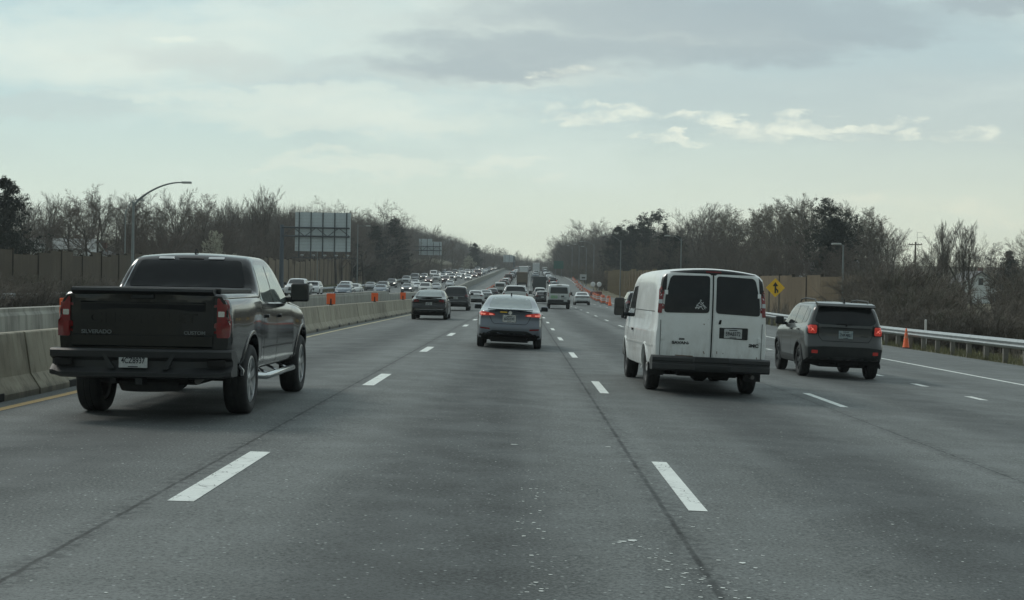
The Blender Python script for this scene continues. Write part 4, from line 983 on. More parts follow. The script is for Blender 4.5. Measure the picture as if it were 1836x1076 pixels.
    c.mirrors(4.22, 1.24, .20, .33, .10, M['plastic'], .12)
    bm = bmesh.new(); box(bm, -.5, .5, .3, 5.2, .36, .5); tube(bm, [(-.8, 1.15, .38), (.8, 1.15, .38)], .05, 8); lathe(bm, [(.08, -.15), (.14, -.07), (.14, .07), (.08, .15)], 16, 'x', (0, 1.15, .38)); box(bm, .12, .42, .5, 1.0, .30, .5, bev=.03); box(bm, -.75, -.3, .5, .7, .42, .5); finish('underbody', bm, M['under'], r)
    bm = bmesh.new(); tube(bm, [(.72, -.02, .40), (.70, .4, .42)], .035, 10); finish('exhaust', bm, M['steel_rim'], r)
    bm = bmesh.new(); box(bm, .68, .98, .62, .66, .30, .55); finish('mud_flap', bm, M['rubber'], r)
    bm = bmesh.new(); box(bm, -.98, -.7, .62, .66, .34, .55); finish('mud_flap', bm, M['rubber'], r)
    c.wheels(M['steel_rim'], 6, .23, kind='steel'); place(r, 3.0, 23.35, R(1.4)); r.scale = (.945, 1, 1)
    for ch in r.children:
        if not ch.name.startswith('wheel') or 'arch' in ch.name: ch.location.z -= .07
    return r
van = white_van()

# --- grey boxy compact SUV
JEEP = dict(L=4.24, W=1.81, slope=.34, R=.345, wy=(.83, 3.40), track=1.55, rc=.12, fc=.22, gap=.05, crown=.035, round=.10,
    hw=[(0, .83), (.08, .875), (.25, .895), (.83, .905), (3.4, .905), (3.9, .88), (4.15, .80), (4.24, .72)],
    top=[(0, 1.10), (.03, 1.20), (.20, 1.56), (.26, 1.60), (.5, 1.635), (1.5, 1.655), (2.3, 1.635), (2.55, 1.57), (3.1, 1.16), (3.25, 1.10), (3.9, 1.03), (4.15, .93), (4.24, .8)],
    belt=[(0, 1.06), (.2, 1.10), (3.0, 1.05), (3.9, .97), (4.15, .86), (4.24, .7)],
    bot=[(0, .42), (.2, .34), (.6, .27), (3.5, .25), (4.24, .36)],
    rear=[(.3, .07), (.42, .01), (.55, -.02), (.70, -.03), (.78, .0), (.84, .05), (1.0, .05), (1.08, .035), (1.2, .02)], front=[(.3, .08), (.5, 0), (.9, .02)])
def grey_jeep():
    r = empty('compact_suv', label='boxy dark grey compact SUV with lit square tail lights and roof rails', cat='SUV')
    P = M['jeep_paint']; c = Car(JEEP, P, r, .06)
    c.panel('rear_window', 'rear', [(-.70, 1.22), (-.58, 1.155), (.58, 1.155), (.70, 1.22), (.62, 1.45), (.57, 1.525), (-.57, 1.525), (-.62, 1.45)], M['glass_dark'], rnd=.07, off=.006)
    bm = bmesh.new(); prism(bm, [(.08, 1.53), (.05, 1.55), (.10, 1.60), (.4, 1.63), (.4, 1.58)], -.64, .64, 'x'); finish('roof_spoiler', bm, P, r)
    c.panel('brake_light', 'rear', rect(-.14, .14, 1.535, 1.55), M['red'], off=.02)
    for sx in (-1, 1):
        o = c.panel('tail_light', 'rear', [(sx * a, b) for a, b in rect(.625, .855, .93, 1.15)], M['plastic'], rnd=.04, off=.022, th=.03)
        c.panel('lit_lens', 'rear', [(sx * a, b) for a, b in rect(.65, .835, .95, 1.13)], M['redlit'], rnd=.04, off=.030, parent=o)
        bm = bmesh.new(); cc = c.cast('rear', sx * .74, 1.04)[0]
        for q in (-1, 1): box(bm, sx * .74 - .055, sx * .74 + .055, cc.y - .040, cc.y - .034, -.005 + 1.04, .005 + 1.04, M=Matrix.Translation((sx * .74, 0, 1.04)) @ Matrix.Rotation(R(42 * q), 4, 'Y') @ Matrix.Translation((-sx * .74, 0, -1.04)))
        finish('light_pattern', bm, M['redglow'], o)
        c.panel('fog_light', 'rear', [(sx * a, b) for a, b in rect(.62, .75, .53, .60)], M['reddish'], rnd=.015, off=.014)
        bm = bmesh.new(); tube(bm, [(sx * .60, .50, 1.61), (sx * .60, .60, 1.675), (sx * .60, 1.6, 1.70), (sx * .60, 2.1, 1.675), (sx * .60, 2.2, 1.62)], .017, 8); finish('roof_rail', bm, M['plastic'], r, smooth=50)
    c.panel('lower_bumper', 'rear', [(-.80, .40), (.80, .40), (.84, .66), (.5, .69), (-.5, .69), (-.84, .66)], M['plastic'], rnd=.03, off=.010)
    c.panel('skid_plate', 'rear', [(-.35, .40), (.35, .40), (.30, .47), (-.30, .47)], M['bumper'], off=.016)
    c.lines('tailgate_gap', 'rear', [[(-.62, 1.17), (-.60, .90), (-.52, .80), (.52, .80), (.60, .90), (.62, 1.17)]], M['under'], .012)
    c.lines('trim_bar', 'rear', [[(-.55, 1.085), (.55, 1.085)]], M['plastic'], .03, .008)
    c.text('Jeep', 'rear', -.50, .93, .06, M['bumper'], 1.1, .01); c.text('RENEGADE', 'rear', .42, 1.085 - .16, .03, M['bumper'], 1.1, .01)
    c.plate(0, .945, '7HK4821', w=.32, h=.165, m=mat('plate_scenic', (.36, .42, .42), .45, var=(16, .8, (.14, .22, .27))))
    bm = bmesh.new(); cc = c.cast('rear', .06, 1.17)[0]; box(bm, -.22, .12, cc.y - .03, cc.y - .012, 1.165, 1.18); lathe(bm, [(.02, cc.y - .03), (.02, cc.y)], 10, 'y', (.0, 0, 1.14)); finish('rear_wiper', bm, M['under'], r)
    bm = bmesh.new(); tube(bm, [(0, .36, 1.62), (0, .33, 1.71)], .012, 6); box(bm, -.02, .02, .32, .44, 1.62, 1.65, bev=.008); finish('antenna', bm, M['plastic'], r)
    for f in ('left', 'right'):
        c.panel('side_window', f, [(1.72, 1.13), (2.72, 1.11), (2.42, 1.40), (2.22, 1.52), (1.72, 1.54)], M['glass'], rnd=.05)
        c.panel('side_window', f, [(.86, 1.15), (1.66, 1.13), (1.66, 1.54), (.80, 1.53)], M['glass'], rnd=.05)
        c.panel('side_window', f, [(.40, 1.24), (.52, 1.18), (.76, 1.16), (.72, 1.50), (.42, 1.46)], M['glass'], rnd=.05)
        c.lines('door_gap', f, [[(1.69, .42), (1.69, 1.10)], [(2.86, .42), (2.84, 1.05)], [(.80, .85), (.78, 1.1)]], M['under'], .012)
        c.panel('door_handle', f, rect(1.76, 1.94, .99, 1.02), M['plastic'], off=.025, th=.02); c.panel('door_handle', f, rect(.92, 1.10, 1.0, 1.03), M['plastic'], off=.025, th=.02)
        c.panel('side_cladding', f, rect(1.25, 3.0, .30, .44), M['plastic'], off=.010, rnd=.03)
    arches(c, M['plastic'], .395, .45, .016)
    c.panel('windscreen', 'front', [(-.70, 1.14), (.70, 1.14), (.62, 1.55), (-.62, 1.55)], M['glass'], rnd=.06)
    c.mirror2('head_light', 'front', rect(.50, .76, .78, .96), M['lens'], rnd=.08, th=.02); c.panel('grille', 'front', rect(-.42, .42, .76, .94), M['plastic'], rnd=.03)
    c.mirrors(2.78, 1.08, .20, .18, .05, M['plastic'])
    bm = bmesh.new(); box(bm, -.5, .5, .3, 3.9, .24, .4); box(bm, -.15, .35, .2, .6, .26, .42, bev=.04); tube(bm, [(-.7, .83, .30), (.7, .83, .30)], .04, 8); finish('underbody', bm, M['under'], r)
    c.wheels(M['dark_alloy'], 5, .225); place(r, 6.78, 30.75); r.scale = (.93, 1, .985); return r
jeep = grey_jeep()

# --- grey sedan ahead
def grey_sedan():
    r = empty('sedan', label='grey saloon car straight ahead with lit tail lights and a bright plate frame', cat='car')
    P = M['grey_paint']; c = Car(SEDAN, P, r, .06)
    glass_set(c, 'sedan', M['glass_sky_pale'], M['glass'])
    for sx in (-1, 1):
        o = c.panel('tail_light', 'rear', [(sx * a, b) for a, b in [(.40, .885), (.79, .865), (.83, .93), (.80, .985), (.66, .975), (.42, .93)]], M['redlit'], rnd=.015, th=.02, off=.012)
        c.panel('bright_lens', 'rear', [(sx * a, b) for a, b in [(.66, .89), (.78, .885), (.79, .93), (.66, .93)]], M['redglow'], rnd=.01, off=.018, parent=o)
        c.panel('bright_lens', 'rear', [(sx * a, b) for a, b in [(.44, .895), (.56, .888), (.56, .93), (.46, .918)]], M['redglow'], rnd=.01, off=.018, parent=o)
        c.panel('bumper_reflector', 'rear', [(sx * a, b) for a, b in [(.52, .50), (.78, .52), (.80, .56), (.54, .545)]], M['red'], rnd=.01, off=.008)
    c.lines('boot_gap', 'rear', [[(-.60, 1.03), (-.56, .90), (-.48, .72), (-.42, .665), (.42, .665), (.48, .72), (.56, .90), (.60, 1.03)]], M['under'], .012)
    c.lines('boot_crease', 'rear', [[(-.40, .98), (.40, .98)]], M['bumper'], .016, .004)
    bm = bmesh.new(); prism(bm, [(-.03, 1.035), (-.045, 1.06), (.14, 1.065), (.14, 1.04)], -.60, .60, 'x'); finish('spoiler_lip', bm, P, r)
    c.panel('lower_bumper', 'rear', [(-.70, .36), (.70, .36), (.58, .43), (.46, .485), (-.46, .485), (-.58, .43)], M['plastic'], rnd=.02, off=.010)
    c.panel('yellow_sticker', 'rear', rect(-.27, -.08, .965, .995), M['yellow'], off=.010)
    bm = bmesh.new(); cc = c.cast('rear', 0, .965)[0]; lathe(bm, [(.05, cc.y - .014), (.05, cc.y)], 20, 'y', (0, 0, .965)); finish('badge', bm, M['chrome'], r)
    c.plate(-.02, .81, '6DG3147', fr=M['chrome'], w=.32, h=.165)
    bm = bmesh.new(); prism(bm, [(1.66, 1.41), (1.86, 1.435), (1.70, 1.50)], -.018, .018, 'x'); finish('antenna', bm, M['plastic'], r)
    for f in ('left', 'right'):
        c.lines('door_gap', f, [[(2.09, .3), (2.09, 1.0)], [(1.24, .62), (1.14, .98)], [(3.2, .3), (3.16, .98)]], M['under'], .011)
        c.panel('door_handle', f, rect(2.16, 2.34, .885, .915), P, off=.025, th=.02); c.panel('door_handle', f, rect(1.28, 1.46, .90, .93), P, off=.025, th=.02)
    c.mirror2('head_light', 'front', [(.42, .62), (.74, .66), (.78, .76), (.66, .77), (.44, .70)], M['lens'], rnd=.02, th=.02); c.panel('grille', 'front', [(-.38, .42), (.38, .42), (.42, .62), (-.42, .62)], M['plastic'], rnd=.03)
    c.mirrors(2.98, 1.0, .21, .145, .05, P)
    bm = bmesh.new(); box(bm, -.5, .5, .3, 4.1, .17, .3); tube(bm, [(-.7, .9, .26), (.7, .9, .26)], .035, 8); tube(bm, [(.5, .05, .27), (.48, .5, .27)], .03, 8); finish('underbody', bm, M['under'], r)
    c.wheels(M['alloy'], 5, .20); place(r, -.32, 38.4); r.scale = (.985, 1, .975); return r
sed = grey_sedan()

# --- middle distance traffic on our side
def mid(kind, x, Y, name, label, cat, col, **k):
    r = empty(name, label=label, cat=cat); rnd = random.Random(x)
    c = generic(kind, r, **k)
    for o in r.children: o.color = (*col, 1)
    place(r, x, Y); return r, c
BLK = (.008, .009, .011); WHT = (.62, .65, .65); SIL = (.33, .36, .37); GRY = (.13, .145, .155)
r, c = mid('sedan', -4.45, 70.3, 'sedan', 'glossy black saloon car with chrome boot strip beside the low barrier', 'car', BLK, res=.08, text='8BF 294', glass=M['glass_sky_pale'])
c.lines('boot_trim', 'rear', [[(-.5, .965), (.5, .965)]], M['chrome'], .03, .01); c.panel('bumper_trim', 'rear', rect(-.70, .70, .49, .515), M['chrome'], off=.012)
bm = bmesh.new(); prism(bm, [(-.02, 1.05), (-.06, 1.10), (-.02, 1.115), (.16, 1.075), (.16, 1.05)], -.62, .62, 'x'); finish('rear_spoiler', bm, M['under'], r)
r, c = mid('suv', -4.6, 102, 'suv', 'black people carrier ahead of the black saloon in the left lane', 'SUV', (.03, .032, .036), text='4DK7716')
c.lines('bumper_trim', 'rear', [[(-.6, .98), (.6, .98)]], M['chrome'], .035, .01); c.panel('bumper_trim', 'rear', rect(-.74, .74, .62, .645), M['steel'], off=.012)
r, c = mid('sedan', -4.75, 150, 'sedan', 'white saloon car with a tall black rear wing in the left lane', 'car', WHT)
bm = bmesh.new(); box(bm, -.98, .98, -.02, .24, 1.27, 1.30, bev=.008); box(bm, -.5, -.47, .02, .16, 1.05, 1.28); box(bm, .47, .5, .02, .16, 1.05, 1.28); finish('rear_wing', bm, M['plastic'], r)
c.panel('diffuser', 'rear', [(-.72, .36), (.72, .36), (.66, .56), (-.66, .56)], M['under'], off=.014)
mid('pickup', -.48, 108, 'pickup_truck', 'white pickup truck directly in front of the grey saloon', 'pickup truck', WHT)
r, c = mid('boxvan', 3.15, 124, 'passenger_van', 'white van with green patch and black bumper ahead of the dirty cargo van', 'van', WHT, text='')
c.panel('green_graphic', 'rear', rect(-.70, -.12, .88, 1.14), mat('green_decal', (.22, .42, .22), .5, var=(9, .6, (.5, .55, .5))), off=.012, rnd=.02)
c.panel('grey_graphic', 'rear', rect(.18, .44, 1.02, 1.14), M['bumper'], off=.012, rnd=.02); c.lines('lettering', 'rear', [[(.16, .96), (.66, .96)], [(.2, .91), (.6, .91)]], M['bumper'], .02, .012)
bm = bmesh.new(); box(bm, -.2, .2, .05, .12, 1.99, 2.06); finish('roof_light', bm, M['lens'], r)
r, c = mid('sedan', 6.62, 160, 'sedan', 'white saloon car with a dark full-width boot strip right of the white van ahead', 'car', WHT)
c.panel('boot_strip', 'rear', rect(-.78, .78, .88, .96), M['under'], off=.02)
mid('suv', 7.3, 90, 'suv', 'black SUV mostly hidden in front of the white cargo van', 'SUV', BLK)
mid('hatch', 2.35, 166, 'hatchback', 'dark hatchback partly hidden left of the white passenger van', 'car', (.04, .04, .045))
mid('suv', 2.55, 208, 'suv', 'small white SUV in front of the dark hatchback', 'SUV', WHT)
mid('hatch', -4.35, 214, 'hatchback', 'dark blue grey hatchback in the left lane beside the orange barrels', 'car', (.05, .06, .07))
mid('sedan', -4.6, 186, 'sedan', 'silver saloon car in front of the winged white saloon', 'car', SIL)

# trucks
def box_truck(x, Y, W, H, Lb, colm, label, name='box_truck', cabm=None, z0=1.0, cat='truck'):
    r = empty(name, label=label, cat=cat)
    bm = bmesh.new(); box(bm, -W / 2, W / 2, 0, Lb, z0, H, bev=.03); b = finish('cargo_box', bm, colm, r)
    bm = bmesh.new(); [box(bm, sx * (W / 2 - .06) - .03, sx * (W / 2 - .06) + .03, -.02, .0, z0, H - .05) for sx in (-1, 1)]; box(bm, -W / 2 + .05, W / 2 - .05, -.02, 0, H - .12, H - .06); finish('door_frame', bm, M['bumper'], b)
    bm = bmesh.new(); box(bm, -W / 2 + .12, W / 2 - .12, Lb + .12, Lb + 2.0, .6, min(H - .3, 2.6), bev=.15, seg=3); cb = finish('cab', bm, cabm or M['white_paint'], r, smooth=40)
    bm = bmesh.new(); box(bm, -W / 2 + .25, W / 2 - .25, Lb + 1.96, Lb + 2.02, 1.5, min(H - .5, 2.3), bev=.02); finish('windscreen', bm, M['glass'], cb)
    bm = bmesh.new(); box(bm, -W / 2 + .35, W / 2 - .35, .1, Lb + 1.8, .65, z0); box(bm, -W / 2 + .1, W / 2 - .1, -.05, .05, .5, .62); finish('chassis', bm, M['under'], r)
    for sx in (-1, 1):
        bm = bmesh.new(); box(bm, sx * (W / 2 - .25) - .1, sx * (W / 2 - .25) + .1, -.04, .02, z0 - .2, z0 - .1); finish('tail_light', bm, M['red'], r)
        for wy in (1.3, Lb + 1.1):
            bm = bmesh.new(); lathe(bm, [(.25, -.15), (.48, -.13), (.5, 0), (.48, .13), (.25, .15)], 20, 'x'); finish('wheel', bm, M['rubber'], r, loc=(sx * (W / 2 - .2), wy, .5))
    place(r, x, Y); return r
M['tan_box'] = mat('tan_tipper', (.16, .125, .085), .8, var=(1, .5, (.10, .085, .06))); M['dark_box'] = mat('dark_trailer', (.045, .055, .056), .6, var=(1, .4, (.06, .07, .07))); M['grey_box'] = mat('grey_panel', (.32, .33, .32), .7, var=(1, .4, (.24, .25, .24)))
box_truck(3.05, 268, 2.4, 3.1, 6.5, M['dark_box'], 'dark grey box truck with plain square back in the middle distance', cat='truck')
box_truck(-.35, 330, 2.5, 3.3, 6, M['tan_box'], 'brown tipper truck ahead of the white pickup', name='tipper_truck')
box_truck(-.4, 405, 2.5, 3.9, 8, M['house_white'], 'white box truck just beyond the brown tipper')
box_truck(3.3, 520, 2.6, 4.1, 12, M['house_white'], 'tall white lorry standing above the far queue of traffic')
box_truck(.9, 292, 2.2, 2.5, 3.5, M['grey_box'], 'small grey box truck just left of the dark box truck') if 0 else None

# far traffic: one object per vehicle
def lod(kind, lamp, brake):
    r = empty('p'); generic(kind, r, res=.30, lamp_on=lamp, brake=brake, detail=False); bpy.context.view_layer.update()
    mats = []; bm = bmesh.new()
    def add(o, Mx):
        Mx = Mx @ o.matrix_local
        if o.type == 'MESH':
            t = bmesh.new(); t.from_mesh(o.data); t.transform(Mx); idx = []
            for m in o.data.materials:
                if m not in mats: mats.append(m)
            for f in t.faces: f.material_index = mats.index(o.data.materials[min(f.material_index, len(o.data.materials) - 1)])
            merge_bm(bm, t)
        for c in o.children: add(c, Mx)
    for c in r.children: add(c, Matrix())
    me = bpy.data.meshes.new(kind + '_far'); bm.to_mesh(me); bm.free()
    for m in mats: me.materials.append(m)
    for o in list(r.children_recursive): bpy.data.objects.remove(o)
    bpy.data.objects.remove(r); me.shade_smooth(); me.set_sharp_from_angle(angle=R(40)); return me
LENS = {'sedan': 4.45, 'hatch': 4.45, 'suv': 4.75, 'pickup': 5.85, 'boxvan': 4.9}
NICE = {'sedan': 'saloon', 'hatch': 'hatchback', 'suv': 'SUV', 'pickup': 'pickup', 'boxvan': 'van'}
ONAME = {'sedan': 'sedan', 'hatch': 'hatchback', 'suv': 'suv', 'pickup': 'pickup_truck', 'boxvan': 'van'}
cols = {'white': WHT, 'silver': SIL, 'dark grey': GRY, 'black': BLK, 'blue grey': (.12, .16, .20), 'maroon': (.09, .02, .02), 'pale': (.5, .52, .5)}
cache = {}
def far(kind, x, Y, coln, oncoming, lamp=False, brake=False, label=None, full=False):
    key = (kind, oncoming and lamp, brake)
    if key not in cache: cache[key] = lod(*key)
    o = bpy.data.objects.new(ONAME[kind], cache[key]); C.objects.link(o); o.color = (*cols[coln], 1)
    place(o, x, Y, face=1 if oncoming else 0)
    if oncoming:
        o.location = G(x, Y + LENS[kind])
    tag(o, label, 'car' if kind in ('sedan', 'hatch') else {'suv': 'SUV', 'pickup': 'pickup truck', 'boxvan': 'van'}[kind], 'oncoming vehicles on the left carriageway' if oncoming else 'vehicles queueing ahead')
    return o
O1, O2, O3, O4 = -14.3, -17.9, -21.5, -25.1
for kind, x, Y, cn, lamp, lb in (
    ('pickup', O3, 138, 'white', False, 'big white oncoming pickup just above the black pickup mirror'),
    ('suv', O4, 174, 'white', False, 'white oncoming SUV close behind the big white pickup'),
    ('suv', O4, 206, 'white', False, 'white oncoming SUV nearest the noise wall, behind the pale saloon roof'),
    ('sedan', O2, 146, 'blue grey', False, 'blue grey oncoming saloon half hidden by the tall concrete wall'),
    ('hatch', O3, 186, 'pale', False, 'pale oncoming hatchback peeping over the wall'),
    ('sedan', O4, 240, 'dark grey', False, 'dark oncoming saloon at the end of the stepped noise wall'),
    ('sedan', O2, 184, 'blue grey', False, 'blue grey oncoming saloon above the second orange marker'),
    ('suv', O3, 224, 'black', False, 'black oncoming SUV tucked behind the second blue grey saloon'),
    ('suv', O4, 278, 'black', True, 'black oncoming SUV with headlamps on nearest the bank'),
    ('pickup', O4, 312, 'silver', False, 'silver oncoming pickup driving alone near the bank'),
    ('sedan', O3, 290, 'white', False, 'white oncoming saloon with two more cars stacked below it'),
    ('sedan', O2, 248, 'white', False, 'white oncoming saloon just upper left of the black saloon roof'),
    ('sedan', O2, 226, 'dark grey', True, 'dark oncoming car with headlamps on beside the third orange marker'),
    ('sedan', O3, 330, 'maroon', True, 'oncoming maroon car with both headlamps glowing'),
    ('suv', O1, 214, 'pale', False, 'pale oncoming SUV seen just over the black saloon roof'),
    ('sedan', O1, 241, 'silver', False, 'silver oncoming saloon between the black saloon and the black people carrier'),
    ('suv', O2, 335, 'maroon', True, 'maroon oncoming SUV with lamps lit above the black people carrier'),
    ('sedan', O1, 285, 'silver', False, 'silver oncoming saloon just above the black people carrier roof'),
    ('sedan', O1, 372, 'white', True, 'white oncoming saloon driving alone beside the median wall')):
    far(kind, x, Y, cn, True, lamp, label=lb)
def where(Y): return 'at its near end' if Y < 400 else ('halfway up the rise' if Y < 520 else ('near the crest' if Y < 610 else 'on the crest'))
rnd = random.Random(11); ks = ['sedan', 'sedan', 'suv', 'suv', 'hatch', 'pickup', 'boxvan']; kw = ['white', 'white', 'silver', 'dark grey', 'black', 'pale', 'blue grey', 'maroon']
for li, (x, ln) in enumerate(((O1, 'inner'), (O2, 'second'), (O3, 'third'), (O4, 'outer'))):
    Y = (400, 360, 350, 330)[li] + rnd.uniform(0, 14)
    while Y < 690:
        k = rnd.choice(ks); cn = rnd.choice(kw); lamp = rnd.random() < .55
        far(k, x + rnd.uniform(-.3, .3), Y, cn, True, lamp, label='tiny %s %s %s in oncoming queue, %s lane, %s' % (cn, NICE[k], 'with lit headlamps' if lamp else 'with lamps off', ln, where(Y)))
        Y += rnd.uniform(15, 27) if Y > 430 else rnd.uniform(22, 34)
for li, (x, ln) in enumerate(((-4.2, 'left'), (-.5, 'second'), (3.1, 'third'), (6.7, 'right'))):
    Y = (252, 430, 296, 262)[li] + rnd.uniform(0, 6)
    while Y < 680:
        if (li == 2 and 500 < Y < 545): Y = 546
        k = rnd.choice(ks); cn = rnd.choice(kw); br = rnd.random() < .15
        far(k, x + rnd.uniform(-.3, .3), Y, cn, False, brake=br, label='tiny %s %s %s in the queue ahead, %s lane, %s' % (cn, NICE[k], 'braking' if br else 'from behind', ln, where(Y)))
        Y += rnd.uniform(14, 26)
for x, Y in ((9.9, 300), (10.3, 322)): pass
# ---------------- overhead signs seen from the back ----------------
def overhead(px0, px1, py0, py1, pxpost, Z, label, notch=None, walkway=True, ribs=5, arm=(.40, .62)):
    x0, x1 = at(px0, Z), at(px1, Z); mid = (px0 + px1) / 2; zt, zb = zat(py0, Z, px0), zat(py1, Z, px0); xp = at(pxpost, Z)
    gz = G(xp - bend(Z), Z).z; r = empty('overhead_sign', (xp, Z, gz), label=label, cat='road sign'); L = r.location
    X0, X1, T, B = x0 - L.x, x1 - L.x, zt - L.z, zb - L.z; H = T - B
    bm = bmesh.new()
    n = 12                                                   # extruded planks of the panel, with fine joints
    for i in range(n):
        a, b = B + H * i / n, B + H * (i + 1) / n - .012; xr = X1
        if notch and (i + .5) / n > notch[1]: xr = X0 + (X1 - X0) * notch[0]
        box(bm, X0, xr, .10, .14, a, b)
    finish('sign_panel', bm, M['signback'], r)
    for k in range(ribs):
        x = X0 + (X1 - X0) * (k + .35) / (ribs - .3); top = T if not notch or x < X0 + (X1 - X0) * notch[0] else B + H * notch[1]
        bm = bmesh.new(); box(bm, x - .06, x + .06, -.02, .10, B - (.75 if walkway else .2), top); finish('sign_rib', bm, M['signframe'], r)
    tr = bmesh.new(); za, zc = T - H * arm[0], T - H * arm[1]
    for z in (za, zc):
        for y in (-.15, -.75): tube(tr, [(0, y, z), (X1 - .1, y, z)], .085, 8)
    n = max(4, int(abs(X1) / 1.2))
    for i in range(n):
        a, b = X1 * i / n, X1 * (i + 1) / n
        tube(tr, [(a, -.45, za if i % 2 else zc), (b, -.45, zc if i % 2 else za)], .04, 5); tube(tr, [(a, -.15, za), (a, -.75, za)], .03, 5); tube(tr, [(b, -.15, zc), (b, -.75, zc)], .03, 5)
    finish('truss_arm', tr, M['signframe'], r)
    bm = bmesh.new(); lathe(bm, [(.30, -.5), (.27, 3), (.22, za + .3), (.0001, za + .32)], 16, 'z', (0, -.45, 0)); finish('post', bm, M['signpost'], r, smooth=40)
    if walkway:
        bm = bmesh.new(); box(bm, X0 - .4, X1 + .8, .2, .9, B - .80, B - .74); [box(bm, x - .03, x + .03, .0, .9, B - .86, B - .80) for x in np.linspace(X0, X1, 5)]; w = finish('walkway', bm, M['signframe'], r)
        for x in np.linspace(X0 + .8, X1 - .4, 5):
            bm = bmesh.new(); box(bm, x - .18, x + .18, .55, .85, B - .55, B - .38, bev=.04); box(bm, x - .02, x + .02, .66, .72, B - .74, B - .55); finish('sign_lamp', bm, M['steel'], w)
    return r
M['signpost'] = mat('blue_grey_steel_post', (.10, .125, .15), .6, .3)
overhead(527, 627, 380, 450, 505, 177, 'back of a large overhead sign with lamps below it, nearest on the left')
overhead(750, 791, 428, 457, 722, 385, 'back of the smaller stepped overhead sign in the middle distance', notch=(.58, .80), walkway=False, ribs=4, arm=(.47, .72))
overhead(902, 923, 457, 470, 921, 640, 'back of the farthest tiny overhead sign near the crest', notch=(.8, .9), walkway=False, ribs=3, arm=(.3, .7))
# ---------------- lamp posts ----------------
def lamp_post(px, topy, Z, arm_px, arm_y, label, curve=False, base=None, rad=.09, lamp=True):
    x = at(px, Z); gz = G(x - bend(Z), Z).z; r = empty('lamp_post', (x, Z, gz), label=label, cat='lamp post'); h = zat(topy, Z, px) - gz
    bm = bmesh.new(); lathe(bm, [(rad * 1.25, -.4), (rad * 1.2, 0), (rad * .7, h), (.001, h + .02)], 10, 'z'); lathe(bm, [(rad * 2, -.3), (rad * 2, .15), (rad * 1.3, .22), (.01, .23)], 10, 'z'); finish('pole', bm, M['pole'], r, smooth=40)
    ax = at(arm_px, Z) - x; az = zat(arm_y, Z, arm_px) - gz; bm = bmesh.new()
    if curve:
        pts = [(ax * t, 0, h - .3 + (az - h + .3) * math.sin(t * math.pi / 2) ** .75 if t else h - .3) for t in np.linspace(0, 1, 12)]
        tube(bm, pts, [rad * .75 - rad * .35 * t for t in np.linspace(0, 1, 12)], 8)
    else: tube(bm, [(0, 0, h - .4), (ax * .2, 0, h - .15 + (az - h) * .4), (ax * .6, 0, az - .05), (ax, 0, az)], rad * .42, 6)
    finish('arm', bm, M['pole'], r, smooth=50)
    s = 1 if ax > 0 else -1; bm = bmesh.new(); box(bm, min(ax, ax + s * .75), max(ax, ax + s * .75), -.16, .16, az - .08, az + .08, bev=.05, seg=2); finish('lamp_head', bm, M['lamphead'], r, smooth=40)
M['lamphead'] = mat('lamp_head', (.42, .44, .43), .4, .2)
lamp_post(236, 362, 110, 322, 327, 'tall lamp post with long curved arm above the black pickup', curve=True, rad=.12)
lamp_post(222, 378, 128, 240, 358, 'thin lamp post just left of the one with the long curved arm', curve=True, rad=.07)
lamp_post(640, 402, 235, 654, 405, 'lamp post right of the big overhead sign, by the end of the stepped wall', rad=.08)
lamp_post(568, 440, 226, 580, 440, 'thin lamp post rising behind the big overhead sign', rad=.07)
for px, ty, Z, ap, ay, lb in ((1025, 443, 440, 1019.5, 440.5, 'farthest lamp post of the row on the right'), (1037.5, 441, 395, 1032, 438, 'second farthest lamp post of the row on the right'), (1050.5, 445, 350, 1046, 442, 'faint lamp post in the middle of the right hand row'), (1064, 438, 318, 1044, 433, 'lamp post of the right row with a long arm over the lanes'), (1112, 431, 232, 1085, 422, 'lamp post at the left end of the tan noise wall'), (1220, 428, 196, 1200, 423, 'lamp post rising directly behind the white cargo van roof')):
    lamp_post(px, ty, Z, ap, ay, lb, rad=.10)
lamp_post(1510, 440, 118, 1506, 438, 'lone lamp post rising behind the grey compact SUV', rad=.085)
# ---------------- yellow merge sign ----------------
Z = 98; x = at(1390, Z); gz = G(x, Z).z; r = empty('merge_sign', (x, Z, gz), label='yellow diamond merge sign with black arrow on two posts behind the guardrail', cat='road sign')
zc = zat(516, Z, 1390) - gz; bm = bmesh.new(); hd = .64
def diamond(bm, h, y0, y1, cz, rr=.05):
    p = round_poly([(0, cz - h), (h, cz), (0, cz + h), (-h, cz)], rr); prism(bm, p, y0, y1, 'y')
diamond(bm, hd, 0, .012, zc); pn = finish('panel', bm, M['yellow'], r)
bm = bmesh.new()
def fl(p, y=-.004): prism(bm, [(a, zc + b) for a, b in p], y, 0.001, 'y')
fl([(-.055, -.36), (.055, -.36), (.055, .12), (-.055, .12)]); fl([(-.19, .10), (.19, .10), (0, .38)], -.006)
fl([(.05, -.16), (.05, -.02), (.20, -.17), (.20, -.33), (.11, -.33), (.11, -.21)][::-1], -.007); finish('merge_symbol', bm, mat('sign_black', (.02, .02, .02), .5), pn)
for sx, px in ((-1, 1379), (1, 1397)):
    bm = bmesh.new(); X = at(px, Z) - x; box(bm, X - .045, X + .045, .014, .09, -.6, zc + .2); finish('post', bm, M['wood_post'] if 'wood_post' in M else M['bark_pale'], r)
